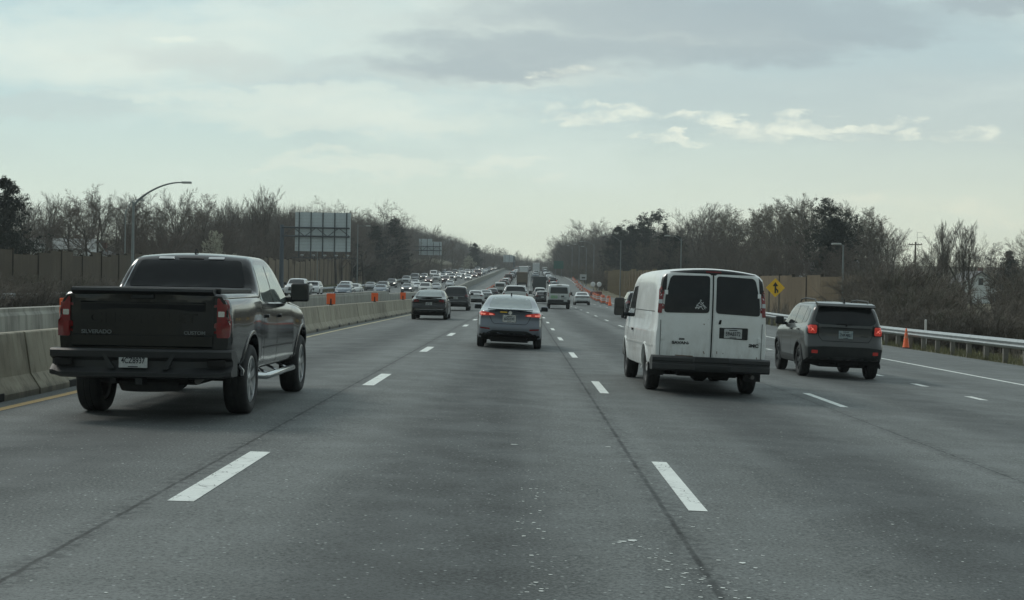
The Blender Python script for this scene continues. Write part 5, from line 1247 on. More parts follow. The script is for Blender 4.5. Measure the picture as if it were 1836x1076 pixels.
# far small signs
def small_sign(px, py, w, h, Z, m, label, posts=1):
    x = at(px, Z); gz = G(x - bend(Z), Z).z; r = empty('road_sign', (x, Z, gz), label=label, cat='road sign'); zc = zat(py, Z, px) - gz
    bm = bmesh.new(); box(bm, -w / 2, w / 2, 0, .04, zc - h / 2, zc + h / 2, bev=.01); p = finish('panel', bm, m, r)
    for i in range(posts):
        X = 0 if posts == 1 else (-w * .3 + i * w * .6); bm = bmesh.new(); box(bm, X - .06, X + .06, .045, .13, -.5, zc + h * .3); finish('post', bm, M['pole'], r)
    return r, p, zc
small_sign(1001, 475, 3.0, 2.4, 455, M['green'], 'dark green sign against the trees right of the far queue', 2)
r, p, zc = small_sign(1045.5, 497, 1.2, 1.0, 262, M['plate'], 'small white square sign behind the orange barrels on the right')
bm = bmesh.new(); box(bm, -.25, .35, -.004, .001, zc - .22, zc + .02); finish('sign_mark', bm, M['bumper'], p)
# ---------------- cones and drums ----------------
def cone():
    r = empty('traffic_cone', cat='traffic cone'); bm = bmesh.new(); lathe(bm, [(.165, .03), (.15, .05), (.035, .70), (.02, .72)], 20, 'z'); c = finish('cone', bm, M['orange'], r, smooth=40)
    for a, b in ((.36, .46), (.55, .62)):
        f = lambda z: .15 - (z - .05) * .1777 + .003
        bm = bmesh.new(); lathe(bm, [(f(a) - .004, a), (f(a), a), (f(b), b), (f(b) - .004, b)], 20, 'z'); finish('reflective_band', bm, M['cone_band'], c, smooth=40)
    bm = bmesh.new(); box(bm, -.19, .19, -.19, .19, 0, .035, bev=.012); finish('base', bm, M['plastic'], r); return r
M['cone_band'] = mat('cone_band', (.85, .30, .17), .5)
k = cone(); k.location = G(15.07, 57.5); k.scale = (.85, .85, 1.08); tag(k, 'orange traffic cone on a black base at the foot of the guardrail', 'traffic cone')
k2 = copy_tree(k); k2.location = G(9.5, 158); k2.scale = (1.3, 1.3, 1.3); tag(k2, 'nearest orange cone of the line left of the white cargo van mirror', 'traffic cone')
bm = bmesh.new(); lathe(bm, [(.05, -.2), (.045, 1.15), (.001, 1.17)], 10, 'z'); r = finish('marker_post', bm, M['reflect'], loc=G(16.1, 58.5)); tag(r, 'slim white marker post just behind the guardrail, right of the cone', 'marker post')
def drum():
    r = empty('traffic_drum', cat='traffic drum'); bm = bmesh.new(); pr = [(.30, .08), (.30, .30), (.28, .31), (.28, .52), (.255, .53), (.255, .74), (.23, .75), (.23, .95), (.19, 1.0), (.06, 1.0), (.05, 1.06), (.001, 1.06)]
    lathe(bm, pr, 14, 'z'); b = finish('drum_body', bm, M['drum_orange'], r, smooth=40)
    for a, c, q in ((.34, .49, .283), (.56, .71, .258)): bm = bmesh.new(); lathe(bm, [(q - .004, a), (q, a), (q, c), (q - .004, c)], 14, 'z'); finish('reflective_band', bm, M['reflect'], b)
    bm = bmesh.new(); lathe(bm, [(.42, 0), (.42, .05), (.32, .09), (.05, .09)], 14, 'z'); finish('base', bm, M['rubber'], r); return r
dr = drum(); first = True
def putdrum(x, Y, lb, gp):
    global first
    o = dr if first else copy_tree(dr); first = False; o.location = G(x, Y); tag(o, lb, 'traffic drum', gp)
Y = 172; i = 0
while Y < 440:
    putdrum(9.9 + (Y - 160) * .015 + random.Random(i).uniform(-.15, .15), Y, ('orange and white drum right of the white saloon, %s from the near end' % ordn[i]) if i < 8 else 'small orange drum %d from the near end of the right line' % (i + 1), 'orange drums along the right shoulder'); Y += 10 if Y < 260 else 17; i += 1
Y = 228; i = 0
while Y < 620:
    putdrum(-6.0 + .6 * sm(260, 420, Y), Y, ('orange and white drum edging the closed left lane, %s from the near end' % ordn[i]) if i < 8 else 'tiny orange drum %d from the near end of the left line' % (i + 1), 'orange drums along the closed left lane'); Y += 13 if Y < 330 else 18; i += 1
# work trailer on the right shoulder
x, Y = 11.4, 226; r = empty('arrow_board_trailer', G(x, Y), label='white and red work trailer with raised board beside the orange drums', cat='trailer')
bm = bmesh.new(); box(bm, -.9, .9, 0, 2.4, .5, 1.15, bev=.08); box(bm, -.05, .05, -1.3, 0, .5, .6); finish('chassis', bm, mat('faded_red', (.20, .06, .045), .7), r)
bm = bmesh.new(); tube(bm, [(-.4, 1.1, 1.1), (-.35, 1.1, 2.2)], .05, 8); tube(bm, [(.4, 1.1, 1.1), (.35, 1.1, 2.2)], .05, 8); finish('mast', bm, M['steel'], r)
for sx in (-1, 1):
    bm = bmesh.new(); lathe(bm, [(.01, -.14), (.34, -.12), (.38, 0), (.34, .12), (.01, .14)], 18, 'y', (sx * .48, 1.0, 2.25)); finish('lamp_drum', bm, M['house_white'], r, smooth=40)
    bm = bmesh.new(); lathe(bm, [(.15, -.1), (.33, -.09), (.34, .09), (.15, .1)], 18, 'x', (sx * .98, 1.2, .34)); finish('wheel', bm, M['rubber'], r)
# ---------------- houses and utility pole ----------------
def house(px, Z, w, d, hwall, hroof, label, rz=0.0, bury=0, base=None, wallm=None, roofm=None, gable_front=True):
    x = at(px, Z); gz = base if base is not None else G(x - bend(Z), Z).z; r = empty('house', (x, Z, gz), rz, label=label, cat='house'); wallm = wallm or M['house_white']
    bm = bmesh.new()
    if gable_front: prism(bm, [(-w / 2, 0), (w / 2, 0), (w / 2, hwall), (0, hwall + hroof - .05), (-w / 2, hwall)], 0, d, 'y')
    else: prism(bm, [(0, 0), (d, 0), (d, hwall), (d / 2, hwall + hroof - .05), (0, hwall)], -w / 2, w / 2, 'x')
    finish('wall', bm, wallm, r)
    bm = bmesh.new(); t = .18; e = .4
    if gable_front:
        for s in (-1, 1): prism(bm, [(s * (w / 2 + e), hwall - e * hroof / (w / 2)), (0, hwall + hroof), (0, hwall + hroof + t), (s * (w / 2 + e), hwall - e * hroof / (w / 2) + t)], -.35, d + .35, 'y')
    else:
        for a, b in ((-e, d / 2), (d + e, d / 2)): prism(bm, [(a, hwall - e * hroof / (d / 2)), (b, hwall + hroof), (b, hwall + hroof + t), (a, hwall - e * hroof / (d / 2) + t)], -w / 2 - .35, w / 2 + .35, 'x')
    rf = finish('roof', bm, roofm or M['roof_grey'], r)
    bm = bmesh.new(); box(bm, w * .2, w * .2 + .6, d * .55, d * .55 + .6, hwall + hroof * .3, hwall + hroof + .7); finish('chimney', bm, mat('chimney_brick', (.16, .09, .07), .9), rf)
    for fx in (-.28, .05, .3):
        bm = bmesh.new(); box(bm, fx * w - .45, fx * w + .45, -.03, .05, 1.0, 2.3); wd = finish('window', bm, M['window_dark'], r); bm = bmesh.new()
        box(bm, fx * w - .53, fx * w - .45, -.06, .02, .92, 2.38); box(bm, fx * w + .45, fx * w + .53, -.06, .02, .92, 2.38); box(bm, fx * w - .45, fx * w + .45, -.06, .02, 2.3, 2.38); box(bm, fx * w - .45, fx * w + .45, -.06, .02, .92, 1.0); finish('frame', bm, M['house_white'], wd)
    if gable_front: bm = bmesh.new(); box(bm, -.35, .35, -.03, .05, hwall + .3, hwall + 1.3); finish('window', bm, M['window_dark'], r)
house(1757, 215, 6.2, 9, zat(515, 215, 1757) + 1.5, 2.2, 'white gabled house showing through bare trees at the far right', base=-1.5)
house(90, 190, 9, 7, zat(446, 190, 90) + .5, 1.3, 'pale low house above the noise wall at the far left', base=-.5, gable_front=False, roofm=mat('pale_roof', (.36, .38, .37), .9))
house(1500, 195, 7, 8, zat(492, 195, 1500) + .5, 1.9, 'grey roofed house above the noise wall behind the grey compact SUV', base=-.5, gable_front=False, roofm=M['roof_grey'])
house(150, 200, 6, 7, zat(458, 200, 150) + .5, 1.2, 'second pale house right of the low pale one on the left', base=-.5, gable_front=True)
Z = 235; x = at(1639, Z); gz = G(x, Z).z; r = empty('utility_pole', (x, Z, gz), label='wooden utility pole with a crossarm rising from the brush on the right', cat='utility pole'); h = zat(434, Z, 1639) - gz
bm = bmesh.new(); lathe(bm, [(.17, -1), (.12, h), (.001, h + .01)], 10, 'z'); finish('pole', bm, M['wood'], r)
bm = bmesh.new(); box(bm, -1.05, 1.05, -.06, .06, h - .5, h - .36); [box(bm, a - .04, a + .04, -.04, .04, h - .36, h - .2) for a in (-.95, -.5, .5, .95)]; finish('crossarm', bm, M['wood'], r)
bm = bmesh.new(); tube(bm, [(.25, 0, h - .4), (.25, 0, h + 1.6)], .025, 5); tube(bm, [(.25, 0, h + 1.5), (1.1, 0, h + 1.5)], .018, 5); tube(bm, [(.25, 0, h + .7), (1.25, 0, h + .72)], .018, 5); finish('antenna', bm, M['pole'], r)
# ---------------- vegetation ----------------
class Tw:
    def __init__(s): s.v = []; s.f = []
    def seg(s, pts, rad, n):
        base = len(s.v); m = len(pts)
        for i, p in enumerate(pts):
            d = (pts[min(i + 1, m - 1)] - pts[max(i - 1, 0)]); d.normalize()
            a = d.cross(Vector((0, 0, 1)) if abs(d.z) < .9 else Vector((1, 0, 0))); a.normalize(); b = d.cross(a); r = rad[i]
            for k in range(n):
                t = 6.2832 * k / n; q = p + (a * math.cos(t) + b * math.sin(t)) * r; s.v.append((q.x, q.y, q.z))
        for i in range(m - 1):
            for k in range(n):
                A = base + i * n + k; B = base + i * n + (k + 1) % n; s.f.append((A, B, B + n, A + n))
    def tri(s, p, a, b):
        i = len(s.v); s.v += [tuple(p), tuple(p + a), tuple(p + b)]; s.f.append((i, i + 1, i + 2))
    def mesh(s, name, m):
        me = bpy.data.meshes.new(name); me.from_pydata(s.v, [], s.f); me.materials.append(m); me.shade_smooth() if 0 else None; return me
def rv(rnd): 
    while True:
        v = Vector((rnd.uniform(-1, 1), rnd.uniform(-1, 1), rnd.uniform(-1, 1)))
        if .1 < v.length < 1: return v.normalized()
def bare_tree(seed, H=10, spread=.55, up=.35, first=.28, nl=9, n2=6, n3=6, n4=7, lean=0, bark='bark', twig='twig', tr=.022, bud=None, budn=2, trunk_r=None, bs=.05):
    rnd = random.Random(seed); T = Tw(); Cn = Tw(); Bd = Tw() if bud else None; trunk_r = trunk_r or H * .022
    counts = {1: nl, 2: n2, 3: n3, 4: n4}
    def grow(p, d, L, r, lv):
        ns = (7, 5, 4, 3, 2)[lv]; pts = [p.copy()]; q = p.copy(); dd = d.copy(); rads = [r]
        for i in range(ns):
            dd = (dd + rv(rnd) * (.10, .15, .17, .18, .2)[lv] + Vector((0, 0, up * (.0, .16, .14, .12, .10)[lv]))).normalized()
            q = q + dd * (L / ns); pts.append(q.copy()); rads.append(max(tr * .45, r * (1 - .82 * (i + 1) / ns)))
        (T if lv < 2 else Cn).seg(pts, rads, (8, 5, 4, 3, 3)[lv])
        if lv == 4:
            if Bd:
                for _ in range(budn):
                    c = pts[rnd.randint(1, len(pts) - 1)] + rv(rnd) * .06; Bd.tri(c, rv(rnd) * bs, rv(rnd) * bs)
            return
        nc = counts[lv + 1]
        for k in range(nc):
            t = first + (1 - first) * (k + rnd.random() * .8) / nc if lv == 0 else .18 + .82 * (k + rnd.random()) / nc
            t = min(t, .995); fi = t * ns; i = min(int(fi), ns - 1); c = pts[i].lerp(pts[i + 1], fi - i); ax = (pts[i + 1] - pts[i]).normalized()
            side = ax.cross(rv(rnd)).normalized(); a = spread * (1.15 if lv == 0 else 1) * rnd.uniform(.75, 1.3)
            if lv == 0: a *= (1.25 - .7 * t)
            nd = (ax * math.cos(a) + side * math.sin(a)).normalized(); 
            if nd.z < -.1: nd.z *= -.3; nd.normalize()
            ll = L * ((.62 - .34 * max(0, t - .35)) if lv == 0 else (.58 - .22 * t)) * rnd.uniform(.75, 1.15); rr = max(tr * .7, rads[i] * (.50 if lv == 0 else .55))
            grow(c, nd, ll, rr, lv + 1)
    grow(Vector((0, 0, -.3)), Vector((lean, 0, 1)).normalized(), H * .82, trunk_r, 0)
    out = [('trunk', T.mesh('tree_trunk', M[bark])), ('crown', Cn.mesh('tree_crown', M[twig]))]
    if Bd: out.append(('buds', Bd.mesh('tree_buds', M[bud])))
    zs = max(v[2] for v in Cn.v); return dict(parts=out, h=zs)
def evergreen(seed, H=10, wid=.30, kind='spruce', n=1, m='needle'):
    rnd = random.Random(seed); T = Tw(); Cn = Tw()
    T.seg([Vector((0, 0, -.3)), Vector((rnd.uniform(-.1, .1), 0, H * .5)), Vector((0, .05, H * .97))], [H * .02, H * .013, .02], 7)
    if kind == 'spruce':
        z = H * .06
        while z < H * .99:
            t = z / H; Lb = H * wid * (1 - t) ** .8 * rnd.uniform(.8, 1.15) + .12; nb = int(7 + 5 * (1 - t))
            for k in range(nb):
                a = rnd.random() * 6.28; L = Lb * rnd.uniform(.65, 1.15); p = Vector((0, 0, z)); d = Vector((math.cos(a), math.sin(a), .15 - .35 * (1 - t)))
                Cn.seg([p, p + d * L * .6, p + d * L + Vector((0, 0, .08 * L))], [.03, .02, .008], 3)
                for j in range(int(10 + 26 * L)):
                    u = rnd.uniform(.12, 1.05); c = p + d * L * u + Vector((rnd.gauss(0, .12 * L * (1.1 - u) + .05), rnd.gauss(0, .12 * L * (1.1 - u) + .05), rnd.gauss(-.08, .10)))
                    Cn.tri(c, rv(rnd) * .17 + Vector((0, 0, -.06)), rv(rnd) * .11 + d * .06)
            z += H * .03 * rnd.uniform(.8, 1.2)
    else:                                    # pine / cedar: tufts of needles on rising limbs
        for k in range(int(26 * n)):
            t = rnd.uniform(.30 if kind == 'pine' else .08, 1.0); a = rnd.random() * 6.28; prof_ = (math.sin(min(1, (t - .1) * 1.2) * 2.7) ** .8 if kind == 'pine' else (1 - t) ** .55 * 1.05 + .05)
            L = H * wid * max(.12, prof_) * rnd.uniform(.55, 1.15); p = Vector((0, 0, t * H * .95)); d = Vector((math.cos(a), math.sin(a), rnd.uniform(.0, .55))).normalized()
            Cn.seg([p, p + d * L * .5 + Vector((0, 0, -.02 * L)), p + d * L + Vector((0, 0, .12 * L))], [.05, .035, .012], 4)
            for q in range(int(6 + L * 4.2)):
                u = rnd.uniform(.3, 1.05); c = p + d * L * u + Vector((rnd.gauss(0, .22 * L), rnd.gauss(0, .22 * L), rnd.gauss(.05, .17 * L))); s = rnd.uniform(.15, .5)
                for j in range(30):
                    e = rv(rnd); e.z *= .6; Cn.tri(c + e * s * rnd.random() ** .5, rv(rnd) * .13, rv(rnd) * .11)
    return dict(parts=[('trunk', T.mesh('tree_trunk', M['bark'])), ('crown', Cn.mesh('tree_crown', M[m]))], h=H)
def bush(seed, H=3, m='brush', stems=46, w=.6):
    rnd = random.Random(seed); Cn = Tw()
    for i in range(stems):
        a = rnd.random() * 6.28; rr = rnd.random() ** .5 * H * w * .5; p = Vector((math.cos(a) * rr, math.sin(a) * rr, -.1)); d = (Vector((math.cos(a) * .35, math.sin(a) * .35, 1)) + rv(rnd) * .25).normalized(); L = H * rnd.uniform(.5, 1.05)
        pts = [p]
        for k in range(4): d = (d + rv(rnd) * .18).normalized(); pts.append(pts[-1] + d * L / 4)
        Cn.seg(pts, [.03, .025, .02, .015, .01], 3)
        for k in range(13):
            t = rnd.uniform(.15, 1) * 4; j = min(3, int(t)); c = pts[j].lerp(pts[j + 1], t - j); e = (d + rv(rnd) * .8).normalized(); l = L * rnd.uniform(.12, .32)
            mid_ = c + e * l * .5 + rv(rnd) * .05; Cn.seg([c, mid_, mid_ + (e + rv(rnd) * .5) * l * .5], [.014, .011, .007], 3)
            for _ in range(3): b = c.lerp(mid_, rnd.random()); Cn.seg([b, b + (e + rv(rnd) * .9) * l * .4], [.010, .006], 3)
    return dict(parts=[('', Cn.mesh('bush', M[m]))], h=H)
VP = {
 'vase': bare_tree(1, 10, .50, .35, .22, 10, 6, 6, 7, tr=.013),
 'wide': bare_tree(2, 10, .72, .30, .30, 10, 6, 6, 7, tr=.014),
 'oak': bare_tree(3, 10, .85, .16, .30, 11, 6, 7, 7, tr=.015, twig='twig_red'),
 'poplar': bare_tree(4, 10, .34, .5, .16, 14, 6, 6, 6, tr=.013),
 'budding': bare_tree(5, 10, .62, .3, .25, 11, 6, 6, 6, tr=.014, bud='bud', budn=3, bs=.07),
 'budding2': bare_tree(6, 10, .78, .25, .22, 10, 6, 6, 6, tr=.015, bud='bud', budn=3, bs=.065, lean=.1),
 'thin': bare_tree(7, 10, .45, .4, .35, 9, 6, 6, 6, tr=.014, bark='bark_pale'),
 'dense': bare_tree(8, 10, .80, .25, .18, 14, 7, 7, 6, tr=.016, twig='twig_red'),
 'blossom': bare_tree(9, 10, .55, .3, .08, 16, 6, 6, 5, tr=.02, bud='blossom', budn=7, bs=.11),
 'spruce': evergreen(10, 10, .24), 'spruce2': evergreen(11, 10, .30),
 'pine': evergreen(12, 10, .34, 'pine', 1.2, 'needle_l'), 'cedar': evergreen(13, 10, .30, 'cedar', 3.4), 'openpine': evergreen(14, 10, .36, 'pine', .75, 'needle'),
}
BV = [bush(20, 3, 'brush'), bush(21, 3, 'brush2'), bush(22, 3, 'brush', 60, .9), bush(23, 3, 'twig', 50, .7)]
rt = random.Random(77); NT_ = [0]
def put(kind, x, Y, h, label, name=None, group=None, wide=1.0, sink=0):
    P = VP[kind] if isinstance(kind, str) else kind; s = h / P['h']; gz = G(x - bend(Y), Y).z - sink
    nm = name or {'spruce': 'spruce_tree', 'spruce2': 'spruce_tree', 'pine': 'pine_tree', 'openpine': 'pine_tree', 'cedar': 'cedar_tree', 'blossom': 'blossom_tree'}.get(kind if isinstance(kind, str) else '', 'bare_tree')
    if len(P['parts']) == 1:
        r = bpy.data.objects.new('bush', P['parts'][0][1]); C.objects.link(r); r.location = (x, Y, gz); tag(r, label, 'bush', group)
    else:
        r = empty(nm, (x, Y, gz), label=label, cat='tree', group=group)
        for n_, me in P['parts']: o = bpy.data.objects.new(n_, me); C.objects.link(o); o.parent = r
    r.rotation_euler = (0, 0, rt.random() * 6.28); r.scale = (s * wide, s * wide, s); return r
def tree_px(kind, px, topy, Z, label, **k):
    x = at(px, Z); gz = G(x - bend(Z), Z).z; h = zat(topy, Z, px) - gz; return put(kind, x, Z, h, label, **k)
def near(px):
    M_ = [(0, 'at the left edge'), (60, 'left of the pale low house'), (130, 'over the low pale houses'), (200, 'left of the curved lamp post'), (260, 'right of the curved lamp post'), (340, 'above the black pickup roof'), (430, 'above the right side of the pickup cab'), (490, 'left of the big overhead sign'), (580, 'behind the big overhead sign'), (650, 'just right of the big overhead sign'), (710, 'above the end of the stepped wall'), (770, 'behind the stepped overhead sign'), (840, 'on the left skyline above the oncoming queue'), (900, 'by the farthest overhead sign'), (960, 'on the skyline at the vanishing point'), (1010, 'above the green sign'), (1060, 'behind the right row of lamp posts'), (1110, 'behind the lamp post by the tan wall'), (1170, 'left of the white cargo van roof'), (1230, 'above the white cargo van roof'), (1300, 'above the right half of the van'), (1370, 'above the merge sign'), (1440, 'left of the tall dark pine'), (1500, 'above the grey compact SUV'), (1570, 'right of the grey compact SUV'), (1640, 'by the utility pole'), (1700, 'left of the white gabled house'), (1760, 'above the white gabled house'), (1830, 'at the right edge')]
    return min(M_, key=lambda a: abs(a[0] - px))[1]
NK = {'vase': 'bare vase shaped tree', 'wide': 'bare wide tree', 'oak': 'bare gnarled tree', 'poplar': 'bare upright tree', 'budding': 'budding tree', 'budding2': 'broad budding tree', 'thin': 'thin pale bare tree', 'dense': 'dense round bare tree', 'blossom': 'white flowering tree', 'spruce': 'narrow dark spruce', 'spruce2': 'broad dark spruce', 'pine': 'tufted pine', 'cedar': 'dense dark evergreen', 'openpine': 'open topped pine'}
SIZES = {}
def tl(kind, px, topy, Z, layer='', **k):
    base = NK[kind] + (' ' + layer if layer else '') + ' ' + near(px); n = SIZES.get(base, 0); SIZES[base] = n + 1
    if n: base += ', ' + ('second', 'third', 'fourth', 'fifth', 'sixth', 'seventh', 'eighth')[min(n - 1, 6)] + ' there'
    return tree_px(kind, px, topy, Z, base, group='trees lining the highway', **k)
def Zl(px): return max(126, min(250, 45 * F / max(60, 935 - px)))
LEFT = [('cedar', 4, 310, 128), ('vase', 42, 338, 150), ('thin', 75, 342, 160), ('poplar', 98, 348, 165), ('oak', 125, 338, 150), ('oak', 152, 326, 150), ('wide', 178, 328, 155), ('vase', 208, 342, 170), ('thin', 228, 348, 160), ('oak', 245, 350, 190), ('vase', 300, 335, 170), ('thin', 270, 345, 190), ('vase', 332, 350, 190), ('dense', 372, 343, 185), ('wide', 398, 352, 210), ('poplar', 425, 350, 210), ('poplar', 448, 345, 215), ('poplar', 486, 328, 215), ('vase', 512, 352, 230), ('oak', 545, 358, 250), ('oak', 572, 350, 250), ('wide', 603, 356, 260), ('oak', 628, 368, 280), ('oak', 652, 372, 290), ('wide', 688, 354, 330), ('oak', 712, 362, 345), ('oak', 735, 385, 360), ('cedar', 705, 388, 345), ('vase', 768, 402, 420), ('oak', 790, 410, 440), ('cedar', 672, 400, 320), ('dense', 812, 425, 480), ('wide', 830, 432, 520), ('cedar', 850, 434, 540), ('dense', 868, 438, 560), ('oak', 886, 437, 600), ('dense', 905, 443, 650), ('dense', 925, 449, 720), ('wide', 945, 456, 800), ('dense', 962, 461, 850), ('oak', 982, 458, 950)]
for k, px, ty, Z in LEFT: tl(k, px, ty, Z)
RIGHT = [('dense', 996, 425, 640), ('oak', 1008, 422, 580), ('thin', 1020, 412, 520), ('oak', 1035, 400, 480), ('vase', 1052, 392, 450), ('wide', 1072, 388, 420), ('vase', 1092, 396, 400), ('cedar', 1108, 402, 350), ('cedar', 1132, 400, 330), ('cedar', 1152, 403, 310), ('openpine', 1166, 377, 300), ('spruce2', 1190, 398, 275), ('cedar', 1212, 418, 260), ('wide', 1222, 372, 270), ('vase', 1248, 358, 262), ('vase', 1272, 360, 255), ('oak', 1292, 372, 240), ('budding', 1312, 368, 235), ('budding2', 1338, 368, 230), ('oak', 1362, 372, 225), ('budding', 1385, 358, 215), ('budding2', 1412, 350, 208), ('budding', 1442, 348, 200), ('vase', 1462, 350, 200), ('pine', 1487, 360, 178), ('cedar', 1495, 385, 172), ('budding2', 1515, 358, 190), ('vase', 1535, 352, 190), ('budding', 1556, 368, 180), ('thin', 1578, 386, 180), ('vase', 1602, 396, 170), ('thin', 1660, 422, 165), ('poplar', 1682, 400, 160), ('poplar', 1706, 392, 155), ('poplar', 1732, 390, 150), ('thin', 1742, 402, 150), ('dense', 1775, 432, 260), ('cedar', 1806, 446, 200), ('oak', 1803, 425, 140), ('vase', 1832, 398, 130), ('wide', 1870, 400, 125)]
for k, px, ty, Z in RIGHT: tl(k, px, ty, Z)
# a second rank of crowns just behind the first
rb = random.Random(8); px = -20
while px < 740:
    ty = float(np.interp(px, [0, 150, 300, 420, 560, 740], [362, 352, 362, 366, 374, 396])) + rb.uniform(-9, 9)
    Z = float(np.interp(px, [0, 300, 560, 740], [180, 225, 300, 400])); tl(rb.choice(['vase', 'oak', 'wide', 'dense', 'poplar', 'oak']), px, ty, Z, 'set back'); px += rb.uniform(17, 25)
px = 1180
while px < 1620:
    ty = float(np.interp(px, [1180, 1250, 1400, 1560, 1620], [405, 382, 372, 388, 420])) + rb.uniform(-9, 9)
    Z = float(np.interp(px, [1180, 1400, 1620], [330, 250, 200])); tl(rb.choice(['vase', 'oak', 'wide', 'budding', 'budding2', 'dense']), px, ty, Z, 'set back'); px += rb.uniform(17, 25)
# lower, nearer rows that close the gaps under the skyline
rb = random.Random(5); px = -40
while px < 990:
    ty = float(np.interp(px, [0, 300, 500, 560, 700, 800, 900, 985], [395, 400, 392, 400, 415, 440, 455, 468])) + rb.uniform(-12, 14)
    Z = float(np.interp(px, [0, 300, 560, 700, 800, 900, 985], [128, 160, 235, 320, 440, 620, 900])) * rb.uniform(.97, 1.06)
    if px < 235: Z = 222
    if at(px, Z) - bend(Z) < -33: tl(rb.choice(['dense', 'oak', 'dense', 'wide', 'cedar' if 300 < px else 'dense', 'oak']), px, ty, Z, 'low down'); 
    px += rb.uniform(15, 24) if px < 600 else rb.uniform(10, 17)
px = 1000
while px < 1900:
    ty = float(np.interp(px, [990, 1100, 1200, 1400, 1550, 1650, 1836], [440, 428, 432, 432, 430, 452, 455])) + rb.uniform(-12, 14)
    Z = float(np.interp(px, [990, 1100, 1200, 1400, 1560, 1836], [560, 350, 250, 185, 150, 118])) * rb.uniform(.97, 1.05)
    if px > 1625: Z = 262
    tl(rb.choice(['dense', 'oak', 'dense', 'wide', 'budding', 'oak']), px, ty, Z, 'low down')
    px += rb.uniform(15, 23)
tree_px('blossom', 377, 412, 132, 'small white flowering tree showing above the pickup roof', wide=.8)
tree_px('blossom', 845, 458, 470, 'white flowering tree on the far left bank above the oncoming queue', wide=1.3)
tree_px('vase', 678, 488, 262, 'small bare sapling at the foot of the bank right of the stepped wall')
# bushes
bi = [0]
COL20 = ['brown', 'olive', 'wide brown', 'fine twigged']
def putbush(px, ty, Z, where):
    where = COL20[(bi[0] * 7 + bi[0] // 5) % 4] + ' ' + where + ' ' + near(px)
    x = at(px, Z); gz = G(x - bend(Z), Z).z; h = max(.8, zat(ty, Z, px) - gz); b = BV[(bi[0] * 7 + bi[0] // 5) % 4]; bi[0] += 1
    return put(b, x, Z, h, where, group='brush and bushes beside the highway', wide=1.25)
def words(px): return near(px)
px = 1555; 
while px < 1880:
    for Z, ty in ((118, 490), (96, 520), (78, 553), (66, 580)):
        p = px + rb.uniform(-10, 10)
        if 1695 < p < 1812:
            if Z > 80: continue
            ty = 565
        putbush(p, ty + rb.uniform(-12, 12), Z * rb.uniform(.96, 1.04), 'bush behind the right guardrail, %s row,' % {118: 'farthest', 96: 'third', 78: 'second', 66: 'nearest'}[Z])
    px += 13
px = -30
while px < 250:
    putbush(px, 504 + rb.uniform(-16, 14), 80 + px * .08 + rb.uniform(-1, 2), 'low bush before the noise wall'); px += 13
px = 660
while px < 960:
    Z = float(np.interp(px, [660, 760, 860, 960], [315, 420, 560, 760])); putbush(px, float(np.interp(px, [660, 760, 860, 960], [458, 468, 474, 476])) + rb.uniform(-6, 5), Z, 'bush on the far left bank'); px += 7
px = 1000
while px < 1100:
    Z = float(np.interp(px, [1000, 1100], [520, 300])); putbush(px, 478 + rb.uniform(-8, 6), Z, 'bush on the right bank'); px += 6
# undergrowth: uncountable thin stems
def stems(name, n, fn, m, label, seed=1, r=.018):
    rnd = random.Random(seed); T = Tw()
    for i in range(n):
        x, Y, h = fn(rnd)
        p = G(x, Y, -.1); d = Vector((rnd.gauss(0, .22), rnd.gauss(0, .22), 1)); rr = r * rnd.uniform(.6, 1.5)
        q = p + d * h * .55 + rv(rnd) * h * .06; e = q + (d + rv(rnd) * .35) * h * .45; a = rnd.random() * 3.14; s = Vector((math.cos(a), math.sin(a), 0)) * rr
        k = len(T.v); T.v += [tuple(p - s), tuple(p + s), tuple(q + s * .8), tuple(q - s * .8), tuple(e)]; T.f += [(k, k + 1, k + 2, k + 3), (k + 3, k + 2, k + 4)]
        for _ in range(2):
            b = p.lerp(q, rnd.uniform(.4, 1)); T.tri(b, d * h * .22 + rv(rnd) * h * .2, s * .9 + Vector((0, 0, .03)))
    o = bpy.data.objects.new(name, T.mesh(name, M[m])); C.objects.link(o); tag(o, label, 'undergrowth', kind='stuff')
def fr(rnd):
    while True:
        q = fr0(rnd); px = 935 + (q[0] / q[1]) * F
        if not (1708 < px < 1806 and q[1] > 58 and rnd.random() < .97): return q
def fr0(rnd):
    Y = 45 + 300 * rnd.random() ** 1.3; x = 17.2 + (rnd.random() ** 1.1) * 42
    if Y > 120 and x < 33: x = 33 + rnd.random() * 20
    return x, Y, rnd.uniform(.5, 1.35) * (.4 + Y / 95) * (.6 if x < 19 else 1)
def flf(rnd):
    Y = 95 + 330 * rnd.random(); x = -(36 + rnd.random() * 40)
    if -880 < x / Y * F < -760 and Y < 185: Y += 110
    return x, Y, rnd.uniform(1, 4.5)
def ffar(rnd):
    Y = 320 + 700 * rnd.random(); s = rnd.choice((-1, -1, 1)); d = (42 if s < 0 else 26) + rnd.random() * 45; return s * d, Y, rnd.uniform(2, 6.5)
stems('undergrowth', 26000, fr, 'brush', 'leafless brown undergrowth between the guardrail and the trees on the right', 1, .022)
stems('undergrowth', 17000, flf, 'brush', 'brown undergrowth under the trees behind the left noise walls', 2, .035)
stems('undergrowth', 26000, ffar, 'brush', 'far off brown woodland floor on both banks', 3, .07)
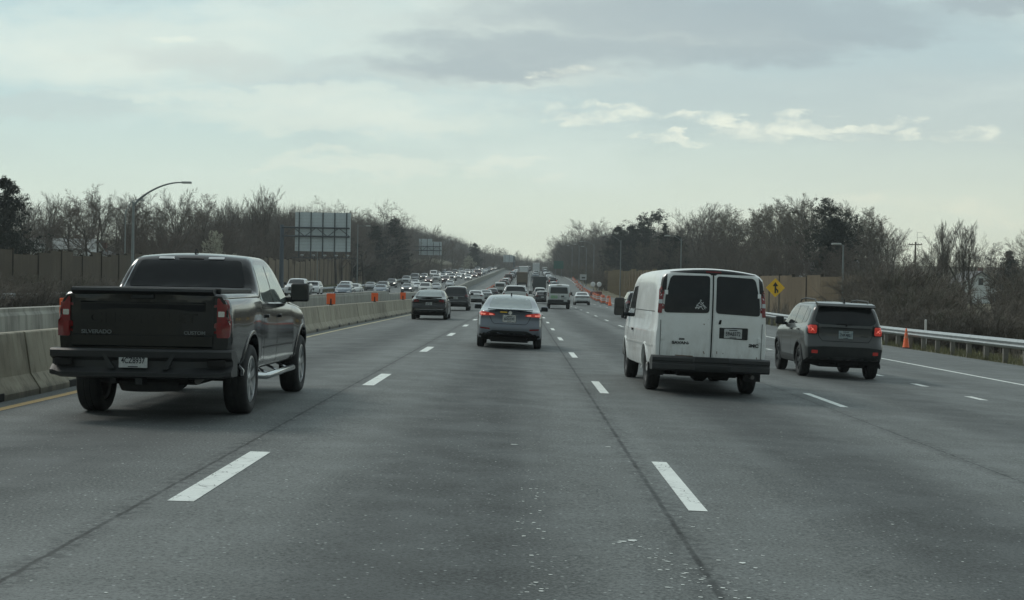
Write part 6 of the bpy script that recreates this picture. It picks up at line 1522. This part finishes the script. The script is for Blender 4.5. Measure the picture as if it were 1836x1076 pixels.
def fwood(rnd):
    Y = 790 + 330 * rnd.random(); x = rnd.uniform(-190, 120); return x - bend(Y), Y, rnd.uniform(5, 10) * (1.25 if x < -60 else 1)
stems('distant_woodland', 60000, fwood, 'twig', 'blue grey distant woodland closing the view beyond the crest', 9, .09)
def fside(rnd):
    Y = 330 + 440 * rnd.random(); s = rnd.choice((-1, 1)); d = (40 if s < 0 else 22) + rnd.random() * 40; return s * d, Y, rnd.uniform(5, 11)
stems('woodland', 60000, fside, 'twig', 'dense grey brown leafless wood behind the first trees on both sides', 10, .05)
def fnotch(rnd):
    Y = 470 + 290 * rnd.random(); x = float(np.interp(Y, [470, 560, 760], [17, 14.5, 13.5])) + rnd.random() ** 1.3 * 34; return x, Y, rnd.uniform(5, 14.5)
stems('woodland', 34000, fnotch, 'twig', 'tall dense wood closing in on the right of the far queue', 12, .05)
def gr_(rnd):
    Y = 14 + 150 * rnd.random() ** 1.5; s = 0; return 15.15 + rnd.random() ** 1.4 * 4.5, Y, rnd.uniform(.08, .38)
M['grass'] = mat('dry_grass', (.20, .19, .10), .9, var=(1.2, .7, (.13, .14, .065)))
stems('grass', 26000, gr_, 'grass', 'short patchy dry grass along the foot of the right guardrail', 4, .010)
def gl_(rnd): return -28.9 - rnd.random() * 4, 60 + 200 * rnd.random(), rnd.uniform(.2, .8)
stems('grass', 9000, gl_, 'grass', 'dry grass between the left guardrail and the noise wall', 5, .03)
# ---------------- haze ----------------
hm = bpy.data.materials.new('haze'); hm.use_nodes = True; nt = hm.node_tree; nt.nodes.remove(nt.nodes['Principled BSDF'])
pv = nt.nodes.new('ShaderNodeVolumePrincipled'); pv.inputs['Color'].default_value = (.86, .93, .95, 1); pv.inputs['Density'].default_value = HAZE; pv.inputs['Anisotropy'].default_value = .2
nt.links.new(pv.outputs[0], nt.nodes['Material Output'].inputs['Volume'])
if HAZE > 0:
    bm = bmesh.new(); box(bm, -485, 485, -205, 1505, -60, 60); o = finish('haze', bm, hm); tag(o, 'thin pale haze over the whole road', 'haze', kind='stuff')
